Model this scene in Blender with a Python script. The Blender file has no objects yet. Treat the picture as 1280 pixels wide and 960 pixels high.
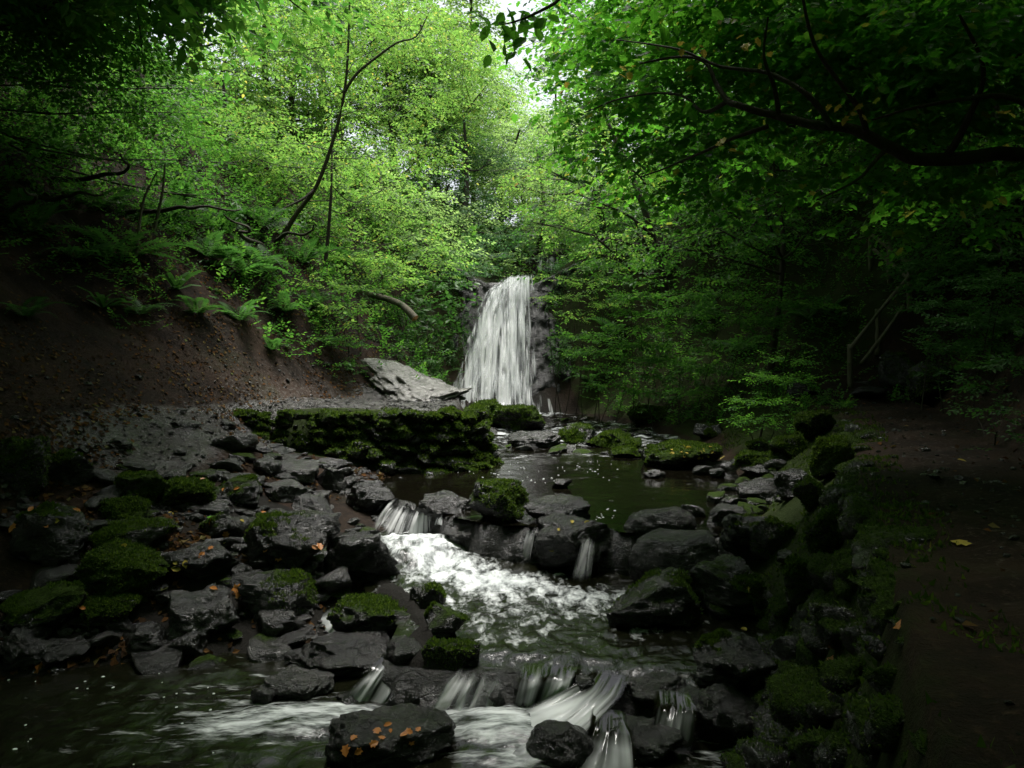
import bpy, bmesh, math, random
import numpy as np
from mathutils import Vector, Matrix

SC = bpy.context.scene
COL = SC.collection
rng = np.random.default_rng(11)
random.seed(11)
R = math.radians

# ------------------------------------------------------------------ camera, sky, sun, exposure
CAMZ, F, HY = 1.7, 1000.0, 440.0          # camera height, focal length and horizon row in photo pixels (1280 wide)
cam = bpy.data.cameras.new('camera'); co = bpy.data.objects.new('camera', cam); COL.objects.link(co)
co.location = (0, 0, CAMZ); co.rotation_euler = (R(90), 0, 0)
cam.sensor_width = 36; cam.lens = 36 * F / 1280; cam.shift_y = -(480 - HY) / 1280
cam.clip_start = 0.05; cam.clip_end = 600
SC.camera = co
SUN_EL, SUN_AZ = 77, 4                     # the bright gap in the canopy lies ahead, over the waterfall
w = bpy.data.worlds.new('World'); SC.world = w; w.use_nodes = True
wn, wl = w.node_tree.nodes, w.node_tree.links
sky = wn.new('ShaderNodeTexSky'); sky.sky_type = 'NISHITA'; sky.sun_disc = False
sky.sun_elevation = R(SUN_EL); sky.sun_rotation = R(SUN_AZ); sky.air_density = 1.0; sky.dust_density = 4.0
hs = wn.new('ShaderNodeHueSaturation'); hs.inputs['Saturation'].default_value = 0.35
wl.new(sky.outputs[0], hs.inputs['Color']); wl.new(hs.outputs[0], wn['Background'].inputs[0])
wn['Background'].inputs[1].default_value = 0.10
sl = bpy.data.lights.new('sun', 'SUN'); sl.energy = 3.2; sl.angle = R(24); sl.color = (1, .97, .92)
so = bpy.data.objects.new('sun', sl); COL.objects.link(so)
so.rotation_euler = (R(90 - SUN_EL), 0, R(180 - SUN_AZ))
so.location = (0, 0, 40)
SC.view_settings.view_transform = 'Standard'; SC.view_settings.look = 'None'
SC.view_settings.exposure = 1.38; SC.view_settings.gamma = 1
cy = SC.cycles
cy.max_bounces = 7; cy.diffuse_bounces = 3; cy.glossy_bounces = 3; cy.transmission_bounces = 4; cy.transparent_max_bounces = 24
cy.sample_clamp_indirect = 4; cy.use_denoising = True; cy.caustics_reflective = False; cy.caustics_refractive = False

# ------------------------------------------------------------------ helpers
def P(px, py, d):
    """The place seen at photo pixel px, py and d metres away."""
    return np.array([(px - 640) / F * d, d, CAMZ - (py - HY) / F * d])

def _h(ix, iy, iz, s):
    n = (ix * 374761393 + iy * 668265263 + iz * 1440662683 + s * 974634777) & 0xffffffff
    n = ((n ^ (n >> 13)) * 1274126177) & 0xffffffff
    return ((n ^ (n >> 16)) & 0xffff) / 65535.0

def vnoise(p, s=0):
    i = np.floor(p).astype(np.int64); f = p - i; f = f * f * (3 - 2 * f)
    x, y, z = i.T; fx, fy, fz = f.T
    def L(a, b, t): return a + (b - a) * t
    c = [[[_h(x + a, y + b, z + c_, s) for c_ in (0, 1)] for b in (0, 1)] for a in (0, 1)]
    return L(L(L(c[0][0][0], c[0][0][1], fz), L(c[0][1][0], c[0][1][1], fz), fy),
             L(L(c[1][0][0], c[1][0][1], fz), L(c[1][1][0], c[1][1][1], fz), fy), fx) * 2 - 1

def fbm(p, o=4, s=0, g=.5):
    p = np.asarray(p, float); a, t = 1., 0.
    for k in range(o):
        t = t + a * vnoise(p * 2 ** k + 17.3 * k, s + k); a *= g
    return t

def mesh_np(name, V, faces, mat, parent=None, smooth=False, uv=None, attrs=None):
    """One mesh object from arrays: V (n,3), faces a list of (m,k) index arrays."""
    V = np.asarray(V, np.float32)
    faces = [np.asarray(f, np.int32) for f in faces if len(f)]
    me = bpy.data.meshes.new(name)
    me.vertices.add(len(V)); me.vertices.foreach_set('co', V.ravel())
    nl = sum(f.size for f in faces); npoly = sum(len(f) for f in faces)
    me.loops.add(nl); me.polygons.add(npoly)
    li = np.concatenate([f.ravel() for f in faces]); me.loops.foreach_set('vertex_index', li)
    tot = np.concatenate([np.full(len(f), f.shape[1], np.int32) for f in faces])
    st = np.concatenate([[0], np.cumsum(tot)[:-1]]).astype(np.int32)
    me.polygons.foreach_set('loop_start', st)
    me.polygons.foreach_set('use_smooth', np.full(npoly, smooth))
    if uv is not None:
        u = me.uv_layers.new(name='UVMap'); u.data.foreach_set('uv', np.asarray(uv, np.float32)[li].ravel())
    me.update(calc_edges=True)
    for k, a in (attrs or {}).items():
        at = me.attributes.new(k, 'FLOAT', 'POINT'); at.data.foreach_set('value', np.asarray(a, np.float32))
    me.materials.append(mat)
    o = bpy.data.objects.new(name, me); COL.objects.link(o)
    if parent is not None: o.parent = parent
    return o

def tag(o, label=None, cat=None, group=None, kind=None):
    for k, v in (('label', label), ('category', cat), ('group', group), ('kind', kind)):
        if v: o[k] = v
    return o

def empty(name, loc, label=None, cat=None, group=None):
    o = bpy.data.objects.new(name, None); COL.objects.link(o); o.location = loc; o.empty_display_size = .1
    return tag(o, label, cat, group)

def inst(name, me, parent, M):
    o = bpy.data.objects.new(name, me); COL.objects.link(o)
    if parent is not None: o.parent = parent
    o.matrix_local = M
    return o

def tube(pts, radii, sides=6):
    pts = np.asarray(pts, float); n = len(pts); radii = np.broadcast_to(radii, (n,))
    t = np.gradient(pts, axis=0); t /= np.linalg.norm(t, axis=1)[:, None] + 1e-9
    ref = np.where(np.abs(t[:, 2:3]) > .9, np.array([[1., 0, 0]]), np.array([[0, 0, 1.]]))
    a = np.cross(t, ref); a /= np.linalg.norm(a, axis=1)[:, None] + 1e-9; b = np.cross(t, a)
    th = np.arange(sides) * 2 * math.pi / sides
    V = (pts[:, None] + radii[:, None, None] * (np.cos(th)[None, :, None] * a[:, None] + np.sin(th)[None, :, None] * b[:, None])).reshape(-1, 3)
    i = np.arange(n - 1)[:, None] * sides; j = np.arange(sides)[None]; k = (j + 1) % sides
    Q = np.stack([i + j, i + k, i + sides + k, i + sides + j], -1).reshape(-1, 4)
    return V, Q

class Acc:
    """Collects several pieces of ONE part (a trunk and its burls, a branch and its twigs)."""
    def __init__(s): s.V, s.Fs, s.n = [], {}, 0
    def add(s, V, *faces):
        for f in faces:
            f = np.asarray(f)
            if len(f): s.Fs.setdefault(f.shape[1], []).append(f + s.n)
        s.V.append(V); s.n += len(V)
    def build(s, name, mat, parent=None, smooth=False, **k):
        return mesh_np(name, np.concatenate(s.V), [np.concatenate(v) for v in s.Fs.values()], mat, parent, smooth, **k)

def spline(pts, n):
    pts = np.asarray(pts, float); m = len(pts)
    t = np.linspace(0, m - 1, n); i = np.clip(t.astype(int), 0, m - 2); f = (t - i)[:, None]
    p0, p1, p2, p3 = pts[np.maximum(i - 1, 0)], pts[i], pts[i + 1], pts[np.minimum(i + 2, m - 1)]
    return .5 * (2 * p1 + (p2 - p0) * f + (2 * p0 - 5 * p1 + 4 * p2 - p3) * f ** 2 + (3 * p1 - p0 - 3 * p2 + p3) * f ** 3)

# ------------------------------------------------------------------ materials
class N:
    """Small node-tree writer."""
    def __init__(s, name):
        s.m = bpy.data.materials.new(name); s.m.use_nodes = True; s.t = s.m.node_tree
        s.t.nodes.clear(); s.out = s.t.nodes.new('ShaderNodeOutputMaterial')
    def n(s, typ, **k):
        nd = s.t.nodes.new('ShaderNode' + typ)
        for a, v in k.items():
            if hasattr(nd, a) and a not in ('inputs',): setattr(nd, a, v)
        return nd
    def set(s, nd, i, v):
        if isinstance(v, bpy.types.NodeSocket): s.t.links.new(v, nd.inputs[i])
        elif v is not None:
            if isinstance(v, tuple) and len(v) == 3 and nd.inputs[i].type == 'RGBA': v = (*v, 1)
            nd.inputs[i].default_value = v
        return nd
    def math(s, op, a, b=None, c=None, clamp=False):
        nd = s.n('Math', operation=op, use_clamp=clamp); s.set(nd, 0, a); s.set(nd, 1, b); s.set(nd, 2, c); return nd.outputs[0]
    def ss(s, v, lo, hi):
        nd = s.n('MapRange', interpolation_type='SMOOTHSTEP'); s.set(nd, 0, v); s.set(nd, 1, lo); s.set(nd, 2, hi); return nd.outputs[0]
    def mix(s, f, a, b):
        nd = s.n('Mix', data_type='RGBA'); s.set(nd, 0, f); s.set(nd, 6, a); s.set(nd, 7, b); return nd.outputs[2]
    def noise(s, vec, scale, detail=4, rough=.55, dist=0.):
        nd = s.n('TexNoise'); s.set(nd, 'Vector', vec); s.set(nd, 'Scale', scale); s.set(nd, 'Detail', detail); s.set(nd, 'Roughness', rough); s.set(nd, 'Distortion', dist); return nd.outputs[0]
    def coord(s, which='Object'): return s.n('TexCoord').outputs[which]
    def pos(s): return s.n('NewGeometry').outputs['Position']
    def mapv(s, vec, scale=(1, 1, 1), rot=(0, 0, 0)):
        nd = s.n('Mapping'); s.set(nd, 0, vec); s.set(nd, 2, rot); s.set(nd, 3, scale); return nd.outputs[0]
    def attr(s, name, typ='GEOMETRY'):
        nd = s.n('Attribute', attribute_name=name); nd.attribute_type = typ; return nd.outputs['Fac']
    def ramp(s, v, stops):
        nd = s.n('ValToRGB'); e = nd.color_ramp.elements
        while len(e) < len(stops): e.new(.5)
        for el, (p, c) in zip(e, stops): el.position = p; el.color = (*c, 1)
        s.set(nd, 0, v); return nd.outputs[0]
    def bump(s, h, strength, dist):
        nd = s.n('Bump'); s.set(nd, 'Height', h); s.set(nd, 'Strength', strength); s.set(nd, 'Distance', dist); return nd.outputs[0]
    def bsdf(s, col, rough, normal=None, spec=.5, **k):
        nd = s.n('BsdfPrincipled'); s.set(nd, 'Base Color', col); s.set(nd, 'Roughness', rough); s.set(nd, 'Specular IOR Level', spec)
        if normal is not None: s.set(nd, 'Normal', normal)
        for a, v in k.items(): s.set(nd, a, v)
        return nd.outputs[0]
    def done(s, sh): s.t.links.new(sh, s.out.inputs[0]); return s.m

def island(s): return s.n('NewGeometry').outputs['Random Per Island']

def leaf_mat(name, stops, tstops, tr=.5, rough=.45, spec=.14):
    s = N(name); r = island(s)
    c = s.ramp(r, stops); tc = s.ramp(r, tstops)
    tl = s.n('BsdfTranslucent'); s.set(tl, 0, tc)
    mx = s.n('MixShader'); s.set(mx, 0, tr); s.t.links.new(s.bsdf(c, rough, None, spec), mx.inputs[1]); s.t.links.new(tl.outputs[0], mx.inputs[2])
    return s.done(mx.outputs[0])

M = {}
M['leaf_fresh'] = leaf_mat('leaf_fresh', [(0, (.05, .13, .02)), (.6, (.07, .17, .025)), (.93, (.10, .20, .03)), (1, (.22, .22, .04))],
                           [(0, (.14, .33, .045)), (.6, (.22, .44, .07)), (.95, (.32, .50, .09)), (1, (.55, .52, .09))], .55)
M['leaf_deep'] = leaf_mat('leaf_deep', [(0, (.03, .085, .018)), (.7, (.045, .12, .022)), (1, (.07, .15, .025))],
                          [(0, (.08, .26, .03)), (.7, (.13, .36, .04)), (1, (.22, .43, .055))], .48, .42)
M['leaf_maple'] = leaf_mat('leaf_maple', [(0, (.025, .09, .012)), (.7, (.04, .12, .016)), (.955, (.06, .14, .02)), (1, (.30, .24, .04))],
                           [(0, (.10, .38, .025)), (.7, (.16, .48, .035)), (.955, (.24, .52, .05)), (1, (.6, .5, .08))], .5, .4)
M['leaf_blue'] = leaf_mat('leaf_blue', [(0, (.035, .085, .035)), (1, (.06, .12, .05))], [(0, (.08, .22, .07)), (1, (.14, .30, .10))], .35, .5)
M['leaf_pale'] = leaf_mat('leaf_pale', [(0, (.08, .16, .05)), (1, (.13, .22, .07))], [(0, (.28, .50, .12)), (1, (.42, .62, .18))], .55, .5)
M['leaf_gloss'] = leaf_mat('leaf_gloss', [(0, (.025, .07, .018)), (1, (.05, .11, .025))], [(0, (.06, .2, .03)), (1, (.10, .26, .04))], .3, .42)
M['fern'] = leaf_mat('fern', [(0, (.022, .065, .014)), (1, (.04, .10, .02))], [(0, (.06, .19, .03)), (1, (.10, .26, .04))], .4, .5)
M['nettle'] = leaf_mat('nettle', [(0, (.05, .15, .025)), (1, (.08, .20, .03))], [(0, (.16, .45, .04)), (1, (.22, .5, .06))], .5, .5)
M['litter'] = leaf_mat('litter', [(0, (.018, .011, .006)), (.45, (.04, .022, .010)), (.66, (.10, .045, .014)), (.88, (.085, .05, .018)), (.985, (.14, .11, .045)), (1, (.06, .09, .025))],
                       [(0, (.05, .03, .01)), (.6, (.2, .08, .02)), (1, (.3, .25, .05))], .12, .8, .05)
M['orange_leaf'] = leaf_mat('orange_leaf', [(0, (.30, .085, .02)), (.5, (.42, .17, .04)), (1, (.22, .07, .025))], [(0, (.4, .1, .02)), (1, (.3, .1, .02))], .15, .35)
M['yellow_leaf'] = leaf_mat('yellow_leaf', [(0, (.50, .36, .05)), (1, (.42, .34, .08))], [(0, (.6, .42, .05)), (1, (.5, .42, .08))], .25, .4)
M['moss_tuft'] = leaf_mat('moss_tuft', [(0, (.018, .038, .005)), (.6, (.042, .078, .009)), (1, (.10, .15, .018))], [(0, (.04, .10, .01)), (1, (.16, .25, .025))], .3, .6)

def rock_mat(name, dark, light, wet=.28):
    s = N(name); co_ = s.coord(); geo = s.n('NewGeometry'); pw = s.pos()
    n1 = s.noise(pw, 3.2, 6, .62); n2 = s.noise(pw, 17, 6, .7); n3 = s.noise(s.mapv(pw, (1, 1.4, 4.5), (.5, .3, 0)), 5, 5, .65, .8); n4 = s.noise(pw, 75, 3, .7)
    base = s.mix(s.ss(s.math('ADD', s.math('MULTIPLY', n1, .5), s.math('MULTIPLY', n3, .5)), .36, .66), dark, light)
    base = s.mix(s.ss(n4, .52, .7), base, dark)
    vein = s.ss(s.math('ABSOLUTE', s.math('SUBTRACT', s.noise(pw, 1.7, 2, .5, 1.5), .5)), .0, .007)
    base = s.mix(s.math('MULTIPLY', s.math('SUBTRACT', 1, vein), .2), base, (.09, .085, .08))
    lich = s.ss(n2, .55, .70)
    base = s.mix(s.math('MULTIPLY', lich, .45), base, (.028, .034, .016))
    crk = s.n('TexVoronoi'); crk.feature = 'DISTANCE_TO_EDGE'; s.set(crk, 'Vector', s.mapv(s.mix(.12, pw, s.n('TexNoise').outputs[1]), (1, 1, 2.2), (.4, .5, 0))); s.set(crk, 'Scale', 4.2)
    crack = s.ss(crk.outputs['Distance'], .0, .035)
    nz = s.n('SeparateXYZ'); s.set(nz, 0, geo.outputs['Normal'])
    up = s.math('ADD', s.math('MULTIPLY', nz.outputs[2], .5), s.math('MULTIPLY', s.math('SUBTRACT', s.noise(pw, 2.6, 7, .72), .5), 2.1))
    thr = s.math('SUBTRACT', 1.12, s.math('MULTIPLY', s.attr('moss', 'OBJECT'), 1.5))
    mm = s.ss(s.math('SUBTRACT', up, thr), -.10, .20)
    mossn = s.noise(pw, 48, 4, .75)
    mcol = s.mix(s.ss(mossn, .3, .7), (.008, .017, .003), (.055, .095, .012))
    col = s.mix(mm, base, mcol)
    rough = s.math('ADD', s.math('MULTIPLY', mm, .6), s.math('ADD', wet, s.math('MULTIPLY', n2, .22)), clamp=True)
    h = s.math('ADD', s.math('ADD', s.math('MULTIPLY', n1, .4), s.math('MULTIPLY', n2, .3)), s.math('MULTIPLY', s.math('MULTIPLY', mossn, mm), .5))
    h = s.math('ADD', h, s.math('ADD', s.math('MULTIPLY', n4, .10), s.math('ADD', s.math('MULTIPLY', n3, .16), s.math('MULTIPLY', crack, .07))))
    return s.done(s.bsdf(col, rough, s.bump(h, .95, .10), s.math('SUBTRACT', .45, s.math('MULTIPLY', mm, .38))))
M['rock'] = rock_mat('wet_rock', (.006, .006, .006), (.024, .023, .021), .02)
M['rock_pale'] = rock_mat('pale_wet_rock', (.012, .012, .012), (.052, .05, .047), .0)
M['slab'] = rock_mat('smooth_wet_rock', (.10, .096, .09), (.30, .29, .275), .0)
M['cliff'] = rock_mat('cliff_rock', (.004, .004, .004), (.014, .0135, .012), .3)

def ground_mat():
    s = N('woodland_soil'); p = s.pos()
    n1 = s.noise(p, 1.3, 6, .65); n2 = s.noise(p, 22, 5, .7); n3 = s.noise(p, 70, 3, .7)
    soil = s.mix(s.ss(n1, .35, .68), (.009, .006, .004), (.032, .019, .012))
    soil = s.mix(s.ss(n2, .5, .75), soil, (.050, .031, .018))
    green = s.ss(s.noise(p, .8, 5, .7), .52, .7)
    soil = s.mix(s.math('MULTIPLY', green, .4), soil, (.014, .022, .006))
    vor = s.n('TexVoronoi'); s.set(vor, 'Vector', p); s.set(vor, 'Scale', 26)
    grav = s.mix(vor.outputs['Color'], (.014, .013, .012), (.062, .058, .054))
    grav = s.mix(s.ss(n1, .4, .65), grav, (.022, .018, .015))
    pa = s.ss(s.math('ADD', s.attr('path'), s.math('MULTIPLY', s.math('SUBTRACT', n2, .5), .9)), .3, .7)
    col = s.mix(pa, soil, grav)
    bed = s.ss(s.attr('bed'), .2, .8)
    mo_ = s.ss(s.math('ADD', s.attr('moss'), s.math('SUBTRACT', s.noise(p, 3.5, 6, .7), .5)), .35, .75)
    col = s.mix(mo_, col, s.mix(s.noise(p, 45, 4, .75), (.006, .010, .002), (.035, .055, .009)))
    col = s.mix(bed, col, s.mix(n2, (.004, .004, .003), (.020, .018, .015)))
    h = s.math('ADD', s.math('MULTIPLY', n2, .6), s.math('ADD', s.math('MULTIPLY', n3, .3), s.math('MULTIPLY', vor.outputs['Distance'], s.math('MULTIPLY', pa, -.5))))
    rough = s.math('SUBTRACT', .85, s.math('MULTIPLY', pa, s.math('MULTIPLY', n1, 1.3)))
    return s.done(s.bsdf(col, rough, s.bump(h, .9, .05), s.math('ADD', .12, s.math('MULTIPLY', pa, .4))))
M['ground'] = ground_mat()

def bark_mat(name, a, b):
    s = N(name); c = s.coord(); n = s.noise(s.mapv(c, (9, 9, 2)), 3, 6, .65); g = s.ss(s.noise(c, 2.2, 4), .5, .68)
    col = s.mix(g, s.mix(n, a, b), (.035, .055, .018))
    return s.done(s.bsdf(col, .8, s.bump(n, .8, .03), .3))
M['bark'] = bark_mat('dark_bark', (.014, .011, .008), (.06, .045, .032))
M['bark_green'] = bark_mat('smooth_bark', (.035, .034, .018), (.12, .105, .06))
M['wood'] = bark_mat('weathered_wood', (.06, .055, .04), (.18, .16, .11))
s = N('broken_wood'); M['cut_wood'] = s.done(s.bsdf(s.mix(s.noise(s.coord(), 30), (.40, .17, .07), (.65, .34, .15)), .7))

def water_mat(name, base, bump_scale, bump_str, streak):
    s = N(name); p = s.pos()
    f = s.attr('foam')
    q = s.mapv(p, streak, (0, 0, R(-12)))
    n = s.noise(q, 3.4, 4, .58, .45); n2 = s.noise(q, 12, 3, .6, .4)
    k = s.math('ADD', s.math('MULTIPLY', n, .72), s.math('MULTIPLY', n2, .28))
    k = s.math('ADD', s.math('MULTIPLY', s.math('SUBTRACT', k, .5), 1.7), .5)
    m = s.ss(s.math('ADD', k, s.math('MULTIPLY', f, .55)), .72, 1.22)
    fc = s.mix(s.ss(k, .15, 1.0), (.30, .33, .33), (.76, .78, .78))
    nb = s.noise(s.mapv(p, (1.5, .8, 1), (0, 0, R(-15))), bump_scale, 4, .62, 1.2)
    nb = s.math('ABSOLUTE', s.math('SUBTRACT', nb, .5)) if bump_scale > 10 else nb
    bp = s.bump(nb, bump_str, .05 if bump_scale > 10 else .02)
    wat = s.bsdf(base, .04, bp, .5, IOR=1.33)
    foam = s.bsdf(fc, .55, s.bump(k, .3, .03), .3)
    mx = s.n('MixShader'); s.set(mx, 0, m); s.t.links.new(wat, mx.inputs[1]); s.t.links.new(foam, mx.inputs[2])
    return s.done(mx.outputs[0])
M['pool'] = water_mat('still_brown_water', (.0032, .0028, .0016), 5, .25, (1, 1, 1))
M['stream'] = water_mat('rushing_water', (.006, .0065, .003), 15, .22, (2.6, 1.3, 1))

M['lower'] = water_mat('spreading_water', (.006, .0065, .003), 15, .16, (1.0, 3.6, 1))
def white_mat(name, fu, fv, lo, hi):
    """Falling water: threads of white water with gaps where the rock shows."""
    s = N(name); uv = s.coord('UV')
    n = s.noise(s.mapv(uv, (fu, fv, 1)), 1, 3, .5, .6); n2 = s.noise(s.mapv(uv, (fu * 2.4, fv * 1.1, 1)), 1, 2, .5, .3)
    k = s.math('ADD', s.math('MULTIPLY', n, .8), s.math('MULTIPLY', n2, .2))
    k = s.math('ADD', s.math('MULTIPLY', s.math('SUBTRACT', k, .5), 1.5), .5)
    k = s.math('ADD', k, s.math('MULTIPLY', s.math('SUBTRACT', s.attr('fade'), .8), .6))
    a = s.ss(k, lo, hi)
    col = s.mix(s.ss(k, .30, .7), (.62, .66, .67), (.92, .93, .93))
    d = s.bsdf(col, .4, s.bump(k, .5, .03), .4); tl = s.n('BsdfTranslucent'); s.set(tl, 0, col)
    m1 = s.n('MixShader'); s.set(m1, 0, .4); s.t.links.new(d, m1.inputs[1]); s.t.links.new(tl.outputs[0], m1.inputs[2])
    tp = s.n('BsdfTransparent'); mx = s.n('MixShader'); s.set(mx, 0, a)
    s.t.links.new(tp.outputs[0], mx.inputs[1]); s.t.links.new(m1.outputs[0], mx.inputs[2])
    return s.done(mx.outputs[0])
M['fall'] = white_mat('falling_water', 8, .6, .30, .72)
M['thread'] = white_mat('water_threads', 15, .9, .34, 1.02)
s = N('sliding_water'); uv_ = s.coord('UV')
na = s.noise(s.mapv(uv_, (9, .9, 1)), 1, 3, .5, .8); nb_ = s.noise(s.mapv(uv_, (24, 1.4, 1)), 1, 2, .5, .4); ka = s.math('ADD', s.math('MULTIPLY', na, .75), s.math('MULTIPLY', nb_, .25))
ka = s.math('ADD', s.math('ADD', s.math('MULTIPLY', s.math('SUBTRACT', ka, .5), 1.35), .5), s.math('MULTIPLY', s.math('SUBTRACT', s.attr('fade'), .75), .6))
bpa = s.bump(ka, .5, .03); wa = s.bsdf((.006, .006, .003), .05, bpa, .5, IOR=1.33); fa_ = s.bsdf(s.mix(ka, (.38, .41, .41), (.82, .84, .84)), .5, bpa, .3)
mxa = s.n('MixShader'); s.set(mxa, 0, s.ss(ka, .28, 1.12)); s.t.links.new(wa, mxa.inputs[1]); s.t.links.new(fa_, mxa.inputs[2]); ea = s.ss(s.math('ADD', s.attr('edge'), s.math('MULTIPLY', s.math('SUBTRACT', nb_, .5), .9)), .12, .75)
mxb = s.n('MixShader'); s.set(mxb, 0, ea); s.t.links.new(s.n('BsdfTransparent').outputs[0], mxb.inputs[1]); s.t.links.new(mxa.outputs[0], mxb.inputs[2]); M['chute'] = s.done(mxb.outputs[0])
M['strand'] = white_mat('water_strand', 12, .7, .30, 1.0)
s = N('foam_bubbles'); M['foam'] = s.done(s.bsdf((.75, .77, .77), .5))

# ------------------------------------------------------------------ the lie of the land: cross-sections of the glen, x and z per station y
SECT = [
 (-40, [(-60,48),(-20,22),(-13,14),(-10,11),(-8,9),(-6,8),(-2.4,7),(0,8),(2,9),(4,10),(7,12),(14,18),(60,48)]),
 (-16, [(-60,46),(-15,9),(-8,1),(-6,-.4),(-5,-.6),(-4.5,-.9),(-3,-1),(-2.2,-.9),(-2,-.8),(-1.6,.75),(1,.8),(7,6.5),(60,46)]),
 (-9, [(-60,30),(-14,8),(-7,.2),(-5.6,-.5),(-4.6,-.7),(-4,-.9),(-2.4,-1),(-1.6,-.9),(-1.4,-.8),(-1,.75),(1.6,.8),(7,6.5),(60,46)]),
 (1.8, [(-60,30),(-13,7.5),(-6.5,.5),(-5.2,-.45),(-4.5,-.75),(-3.8,-.85),(-1.5,-1),(.45,-.85),(.6,-.6),(.98,.74),(2.7,.78),(8,6),(60,46)]),
 (4.4, [(-60,30),(-12.5,7.2),(-6,.75),(-4.9,-.3),(-4.2,-.62),(-3.8,-.8),(-1,-.95),(1.3,-.85),(1.5,-.6),(2.05,.74),(3.45,.78),(8.8,6),(60,46)]),
 (5.4, [(-60,30),(-12,7.2),(-5.7,.85),(-4.6,-.25),(-4.1,-.45),(-3.7,-.72),(-.6,-.85),(1.5,-.72),(1.8,-.45),(2.4,.74),(3.8,.78),(9.1,6),(60,46)]),
 (6.2, [(-60,30),(-12,7.2),(-5.5,.95),(-4.6,-.05),(-3.2,-.40),(-1.75,-.5),(-.1,-.75),(1.45,-.6),(1.9,-.35),(2.7,.74),(4.1,.79),(9.4,6),(60,46)]),
 (7.0, [(-60,30),(-12,7.2),(-5.3,1.0),(-4.5,.2),(-2.7,-.1),(-1.45,-.32),(-.1,-.72),(1.2,-.5),(2.1,-.15),(3.05,.74),(4.4,.8),(9.7,6),(60,46)]),
 (8.0, [(-60,30),(-12,7.4),(-5.1,1.1),(-4.3,.5),(-2.9,.16),(-1.85,-.38),(-.2,-.7),(1.8,-.4),(2.5,.0),(3.45,.75),(4.8,.8),(10,6),(60,46)]),
 (9.5, [(-60,30),(-11.5,7.4),(-4.5,1.1),(-3.8,.76),(-2.9,.32),(-2.0,-.1),(.2,-.65),(2.6,-.3),(3.0,.0),(4.1,.76),(5.4,.8),(10.2,6.2),(60,46)]),
 (11.2,[(-60,30),(-11,7.4),(-4.0,1.0),(-3.5,.5),(-2.3,.15),(-1.4,-.1),(.8,-.6),(2.8,-.3),(3.3,.1),(4.8,.76),(6.0,.82),(10.5,6.4),(60,46)]),
 (11.55,[(-60,30),(-11,7.4),(-3.8,1.0),(-3.3,.90),(-.95,.84),(-.6,-.1),(1,-.6),(2.85,-.3),(3.35,.1),(4.9,.76),(6.15,.82),(10.5,6.5),(60,46)]),
 (13.6,[(-60,30),(-10.5,7.8),(-2.9,.95),(-2.2,.88),(-.9,.86),(-.5,-.08),(1.2,-.4),(3.1,-.15),(3.7,.2),(5.0,.8),(6.9,.86),(10.6,6.6),(60,46)]),
 (15, [(-60,30),(-10.5,8.4),(-2.6,1.25),(-2.1,1.05),(-1.1,.95),(-.6,.0),(1.2,-.2),(3.2,.0),(3.8,.3),(5,1.2),(6.3,2.0),(10.6,7),(60,46)]),
 (17, [(-60,30),(-10.5,9),(-3.2,2.6),(-2.2,1.6),(-1.5,.8),(-1,.12),(.8,-.05),(2.9,.08),(3.5,.45),(4.8,1.7),(6,3),(10.4,7.6),(60,46)]),
 (19.8,[(-60,30),(-10.5,9.5),(-4,4.2),(-3,3.1),(-2,1.5),(-1.6,.3),(.3,.0),(1.5,.1),(2.1,.5),(3.1,2),(4.5,3.5),(10,8),(60,46)]),
 (21.3,[(-60,30),(-10.5,9.8),(-4.2,5.2),(-3,4.2),(-2.1,3.2),(-1.5,2.0),(.2,1.2),(.95,1.6),(1.6,3),(3,4.6),(4.5,5.6),(10,9.2),(60,46)]),
 (22.9,[(-60,30),(-10.5,10),(-4,5.6),(-2.4,4.5),(-1.3,4.0),(-.75,3.62),(.1,3.5),(.75,3.62),(1.4,4.1),(3,5.3),(4.6,6.4),(10,10),(60,46)]),
 (26.6,[(-60,30),(-11,10.6),(-4,7),(-2.2,5.6),(-.5,4.6),(.4,4.1),(1.1,4.0),(1.8,4.1),(2.6,4.9),(4,6.6),(6,8),(11,11),(60,46)]),
 (27.6,[(-60,30),(-11,10.8),(-4,7.3),(-2.2,6),(-.3,5.4),(.6,5.1),(1.2,5.0),(1.8,5.1),(2.6,5.7),(4,7),(6,8.4),(11,11.4),(60,46)]),
 (42, [(-60,31),(-13,13),(-5,9.6),(-2.5,8.4),(-.5,7.4),(.6,7),(1.4,6.9),(2.2,7),(3,7.5),(5,9.4),(7.5,11.5),(14,16),(60,48)]),
 (110,[(-90,40),(-30,26),(-14,21),(-6,21),(-2,19.5),(0,19),(2,19),(4,19.2),(6,20),(10,23),(15,26),(32,38),(90,60)]),
]
SY = np.array([a[0] for a in SECT], float); SX = np.array([[p[0] for p in a[1]] for a in SECT], float); SZ = np.array([[p[1] for p in a[1]] for a in SECT], float)

def cols(y):
    return (np.stack([np.interp(y, SY, SX[:, k]) for k in range(13)], 1), np.stack([np.interp(y, SY, SZ[:, k]) for k in range(13)], 1))

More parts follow.
